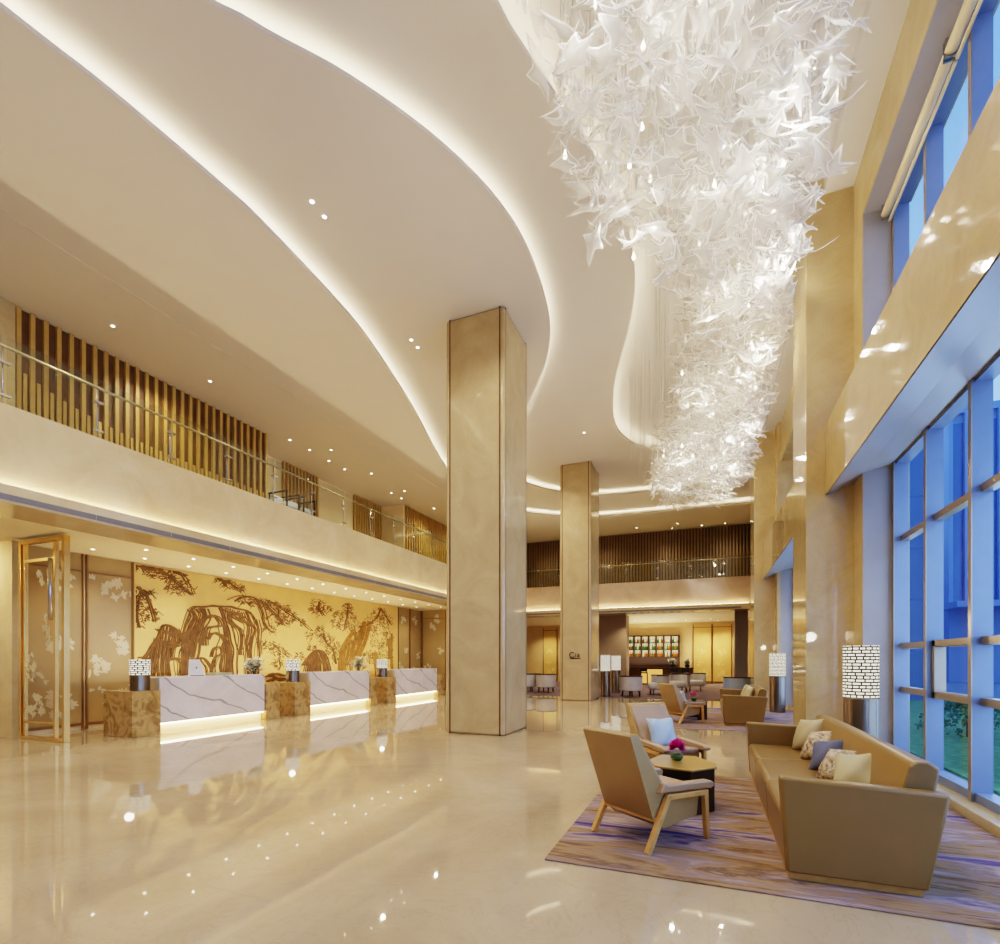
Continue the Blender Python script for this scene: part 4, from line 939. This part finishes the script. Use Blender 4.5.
# ------------------------------------------------------------------ chandelier
chand = thing('chandelier', 'huge flowing ceiling chandelier of hundreds of white frosted glass leaves hung on wires', 'chandelier', (0, 10, Z3))
SL = [(2.6, -1.35, 1.05), (4.2, -1.5, 1.2), (5.5, -1.65, 1.34), (6.3, -1.35, 1.36), (7.0, -.95, 1.32), (8.0, -.35, 1.30), (9.0, -.4, 1.30), (10.0, -.65, 1.28), (11.6, -.85, 1.30), (13.8, -1.4, 1.28), (16.0, -1.75, 1.10), (17.4, -1.65, .85), (18.1, -1.2, .4)]
def lerp(tbl, y, i):
    for a, b in zip(tbl[:-1], tbl[1:]):
        if a[0] <= y <= b[0]:
            k = (y - a[0]) / (b[0] - a[0]); return a[i] + (b[i] - a[i]) * k
    return tbl[-1][i]
def leaf_mesh(seed):
    r = random.Random(seed); n = r.choice([4, 4, 5, 5])
    tips = []
    base = 0.0
    for i in range(n):
        a = 2 * math.pi * (i + r.uniform(-.22, .22)) / n
        tips.append((a, r.uniform(.20, .30) * (1.15 if i in (0, n // 2) else .9), r.uniform(-.10, .18), r.uniform(-.45, .45)))
    ring = []
    for i in range(n):
        a0, r0, h0, s0 = tips[i]; a1, r1, h1, s1 = tips[(i + 1) % n]
        if i == n - 1: a1 += 2 * math.pi
        for k in range(7):
            q = k / 7
            w = abs(2 * q - 1) ** 2.1
            dip = .13
            rad = dip + ((r0 if q < .5 else r1) - dip) * w
            a = a0 + (a1 - a0) * q + (s0 if q < .5 else s1) * w * .5
            hh = (h0 if q < .5 else h1) * w ** 1.2
            ring.append((a, rad, hh))
    m = len(ring); vs = [(0, 0, -.02)]; cup = r.uniform(.4, 1.3)
    for f, dz in ((.5, 0), (.88, 0), (1.0, .014)):
        for a, rad, h in ring:
            rr = rad * f; vs.append((rr * math.cos(a), .62 * rr * math.sin(a), h * f * f + cup * rr * rr * math.sin(a) * 1.2 + dz - .02 * (1 - f)))
    fs = []; mi = []
    for k in range(m): k2 = (k + 1) % m; fs.append((0, 1 + k, 1 + k2)); mi.append(0)
    for b in range(2):
        for k in range(m): k2 = (k + 1) % m; fs.append((1 + b * m + k, 1 + (b + 1) * m + k, 1 + (b + 1) * m + k2, 1 + b * m + k2)); mi.append(b)
    return vs, fs, mi
LV = [leaf_mesh(s) for s in range(9)]
def mk(vs, fs, mi, name):
    me = bpy.data.meshes.new(name); me.from_pydata(vs, [], fs); me.materials.append(M['leaf']); me.materials.append(M['leafrim'])
    me.polygons.foreach_set('material_index', mi); me.polygons.foreach_set('use_smooth', [True] * len(fs)); me.update(); return me
LM = [mk(*v, 'glass_leaf') for v in LV]
cr = random.Random(21); leaves = []
def zc(y): return 7.05 + .22 * math.sin(y * .75 + 1.0) - .25 * max(0, (y - 13) / 5)
while len(leaves) < NLEAF:
    y = cr.uniform(3.3, 18.0); xl, xr = lerp(SL, y, 1), lerp(SL, y, 2)
    if cr.random() > (xr - xl) / 3.2 or (y < 8.5 and cr.random() > .78): continue
    x = cr.uniform(xl + .16, xr - .16); q = cr.uniform(-1, 1); z = zc(y) + .62 * q
    fl = 1.0 if y < 8 else .6; yaw = R(cr.gauss(25, 45)); pit = R(cr.gauss(0, 28 * fl)); rol = R(cr.gauss(0, 32 * fl)); s = cr.uniform(.75, 1.1) * (.82 if y < 5.5 else .95)
    leaves.append((Matrix.Translation((x, y - 10, z - Z3)) @ Matrix.Rotation(yaw, 4, 'Z') @ Matrix.Rotation(pit, 4, 'Y') @ Matrix.Rotation(rol, 4, 'X') @ Matrix.Scale(s, 4), cr.randrange(9), (x, y, z)))
def vis(p):
    x, y, z = p; d = -x * math.sin(YAW) + y * math.cos(YAW); a = (x * math.cos(YAW) + y * math.sin(YAW)) / d
    u, v = 500 + 512 * a, 659 - 512 * (z - 1.5) / d
    return 20 < u < 980 and 15 < v < 930
order = sorted(range(len(leaves)), key=lambda i: (not vis(leaves[i][2]), Vector(leaves[i][2]).length))
near = set(order[:98])
vs_, fs_, mi_ = [], [], []
for i, (mt, k, p) in enumerate(leaves):
    if i in near:
        o = bpy.data.objects.new('glass_leaf', LM[k]); COL.objects.link(o); o.parent = chand; o.matrix_local = mt
    else:
        b = len(vs_); v, f, mi = LV[k]
        vs_ += [tuple(mt @ Vector(q)) for q in v]; fs_ += [tuple(j + b for j in g) for g in f]; mi_ += mi
o = bpy.data.objects.new('glass_leaf_mass', mk(vs_, fs_, mi_, 'glass_leaf_mass')); COL.objects.link(o); o.parent = chand; o['kind'] = 'stuff'
wm = MB()
for mt, k, p in leaves:
    if cr.random() < .75:
        x, y, z = p[0], p[1] - 10, p[2] - Z3
        r = .0022; wm.add([(x - r, y, z), (x + r, y + r, z), (x, y - r, z), (x - r, y, 0), (x + r, y + r, 0), (x, y - r, 0)], [(0, 1, 4, 3), (1, 2, 5, 4), (2, 0, 3, 5)])
# extra bare wires toward the recess edge
for k in range(140):
    y = cr.uniform(7, 18); xl = lerp(SL, y, 1); x = xl - cr.uniform(0, .7); x = max(x, -1.9 if y > 12 else -.95); z = cr.uniform(-2.2, -1.2); r = .0022; y -= 10
    wm.add([(x - r, y, z), (x + r, y + r, z), (x, y - r, z), (x - r, y, 0), (x + r, y + r, 0), (x, y - r, 0)], [(0, 1, 4, 3), (1, 2, 5, 4), (2, 0, 3, 5)])
w = wm.build('suspension_wires', M["wire"], chand); w['kind'] = 'stuff'
bm_ = MB().lathe([(.004, .05), (.008, .035), (.008, .02), (.018, 0), (.021, -.02), (.012, -.036), (.002, -.04)], 10)
b0 = bm_.build('bulb', M['bulb'], chand, smooth=True); first_b = True
for k in range(64):
    y = cr.uniform(3.4, 17.6); xl, xr = lerp(SL, y, 1), lerp(SL, y, 2); x = cr.uniform(xl + .2, xr - .2); z = zc(y) + cr.uniform(-.62, .5)
    o = b0 if first_b else b0.copy()
    if not first_b: COL.objects.link(o)
    first_b = False; o.parent = chand; o.location = (x, y - 10, z - Z3)

# ------------------------------------------------------------------ light
def point(loc, e, r=.15, col=(1, .88, .7), name='lamp'):
    l = bpy.data.lights.new(name, 'POINT'); l.energy = e; l.shadow_soft_size = r; l.color = col
    o = bpy.data.objects.new(name, l); COL.objects.link(o); o.location = loc; return o
def area(loc, rot, sx, sy, e, col=(1, .88, .7), name='area_lamp', spread=180):
    l = bpy.data.lights.new(name, 'AREA'); l.shape = 'RECTANGLE'; l.size = sx; l.size_y = sy; l.energy = e; l.color = col; l.spread = R(spread)
    o = bpy.data.objects.new(name, l); COL.objects.link(o); o.location = loc; o.rotation_euler = rot; return o
for x, y in [(-5.6, 2), (-3.6, 7.4), (-5.9, 12.0), (-7.4, 8), (-7.6, 4), (-8.0, 13), (-7.5, 18), (-3.2, 4), (-3.58, 13), (-4, 21), (-2, 20.5), (-1.8, 1.5), (-5.2, 16.5)]:
    zz = Z0 - .03 if x < -6.6 else (Z1 - .03 if x < -4.9 or y == 7.4 else Z2 - .04)
    spotlamp((x, y, zz), MAINL, 135, .9, .03, (1, .95, .87))  # added general fill from the main ceiling, no fixtures at these points
for k in range(24):
    y = 3.6 + 13.6 * k / 23; xl, xr = lerp(SL, y, 1), lerp(SL, y, 2); q = (.25, .7, .45, .8)[k % 4]
    point((xl + (xr - xl) * q, y, zc(y) + (-.75, .1, .5, -.3)[k % 4]), CHL, .05, (1, .92, .78), 'chandelier_lamp')
for y in (4, 8, 12.5, 16, 20, 23): spotlamp((-11.2, y, Z0 - .05), GAL, 150, .9, .07, (1, .88, .66))
for x in (-8, -5, -2, .8): spotlamp((x, 26.3, Z0 - .05), GAL * .8, 140, .9, .07, (1, .86, .64))
for x, y in [(-8, 28), (-5.5, 31.5), (-2.5, 32.3), (-.3, 32.6), (.9, 32.6), (-1.5, 28), (-10, 32.4), (-3.5, 25.8), (.3, 26.5), (-7, 25.5)]:
    spotlamp((x, y, 3.7), LOUN, 125, .8, .06, (1, .84, .6))
for k in range(8): spotlamp((-11.72, 8.6 + 1.35 * k, 3.72), MURL, 95, .7, .05, (1, .88, .64), (0, R(-28), 0), 'mural_washer')
for x, y, z in [(1.76, 7.5, 1.9), (1.80, 16.2, 1.9), (-10.6, 6.62, 1.62), (-10.5, 10.8, 1.62), (-10.5, 14.95, 1.62)]: point((x, y, z), 9 if z > 1.8 else 3, .08, (1, .9, .72), 'shade_lamp')
for x in (-.32, .78, -9.9): spotlamp((x, 33.0, 3.7), 170, 80, .6, .04, (1, .9, .62), (R(-14), 0, 0), 'panel_washer')
area((-11.5, 12.5, .95), (R(180), 0, 0), .4, 12, UPFILL, (1, .90, .70), 'desk_soffit_fill')  # added unseen panel behind the desks, brightens the soffit from below
area((-3.2, 31.9, 1.1), (R(180), 0, 0), 3.6, .5, UPFILL * .9, (1, .90, .72), 'bar_soffit_fill'); area((-3, 28.5, .9), (R(180), 0, 0), 6, 2, UPFILL * .7, (1, .90, .74), 'lounge_soffit_fill')  # added unseen panels facing up, brighten the lounge soffit
for z, sz in ((2.1, 3.7), (6.5, 2.6)): area((3.4, 1.0, z), (0, R(90), 0), sz, 16, WINL * (1 if sz > 3 else .18), (.52, .70, 1), 'daylight')
area((3.4, 14.3, 2.1), (0, R(90), 0), 3.7, 6.5, WINL * .4, (.52, .70, 1), 'daylight')
# sky
w = bpy.data.worlds.new('world'); scene.world = w; w.use_nodes = True
nt = w.node_tree; bg = nt.nodes['Background']; tc = nt.nodes.new('ShaderNodeTexCoord'); sp = nt.nodes.new('ShaderNodeSeparateXYZ'); rp = nt.nodes.new('ShaderNodeValToRGB')
nt.links.new(tc.outputs['Generated'], sp.inputs[0]); nt.links.new(sp.outputs['Z'], rp.inputs['Fac']); nt.links.new(rp.outputs['Color'], bg.inputs['Color'])
e = rp.color_ramp.elements; e[0].position = 0.0; e[0].color = s2l((180, 208, 255)); e[1].position = .75; e[1].color = s2l((104, 150, 236))
x = e.new(.3); x.color = s2l((160, 196, 255))
bg.inputs['Strength'].default_value = SKY
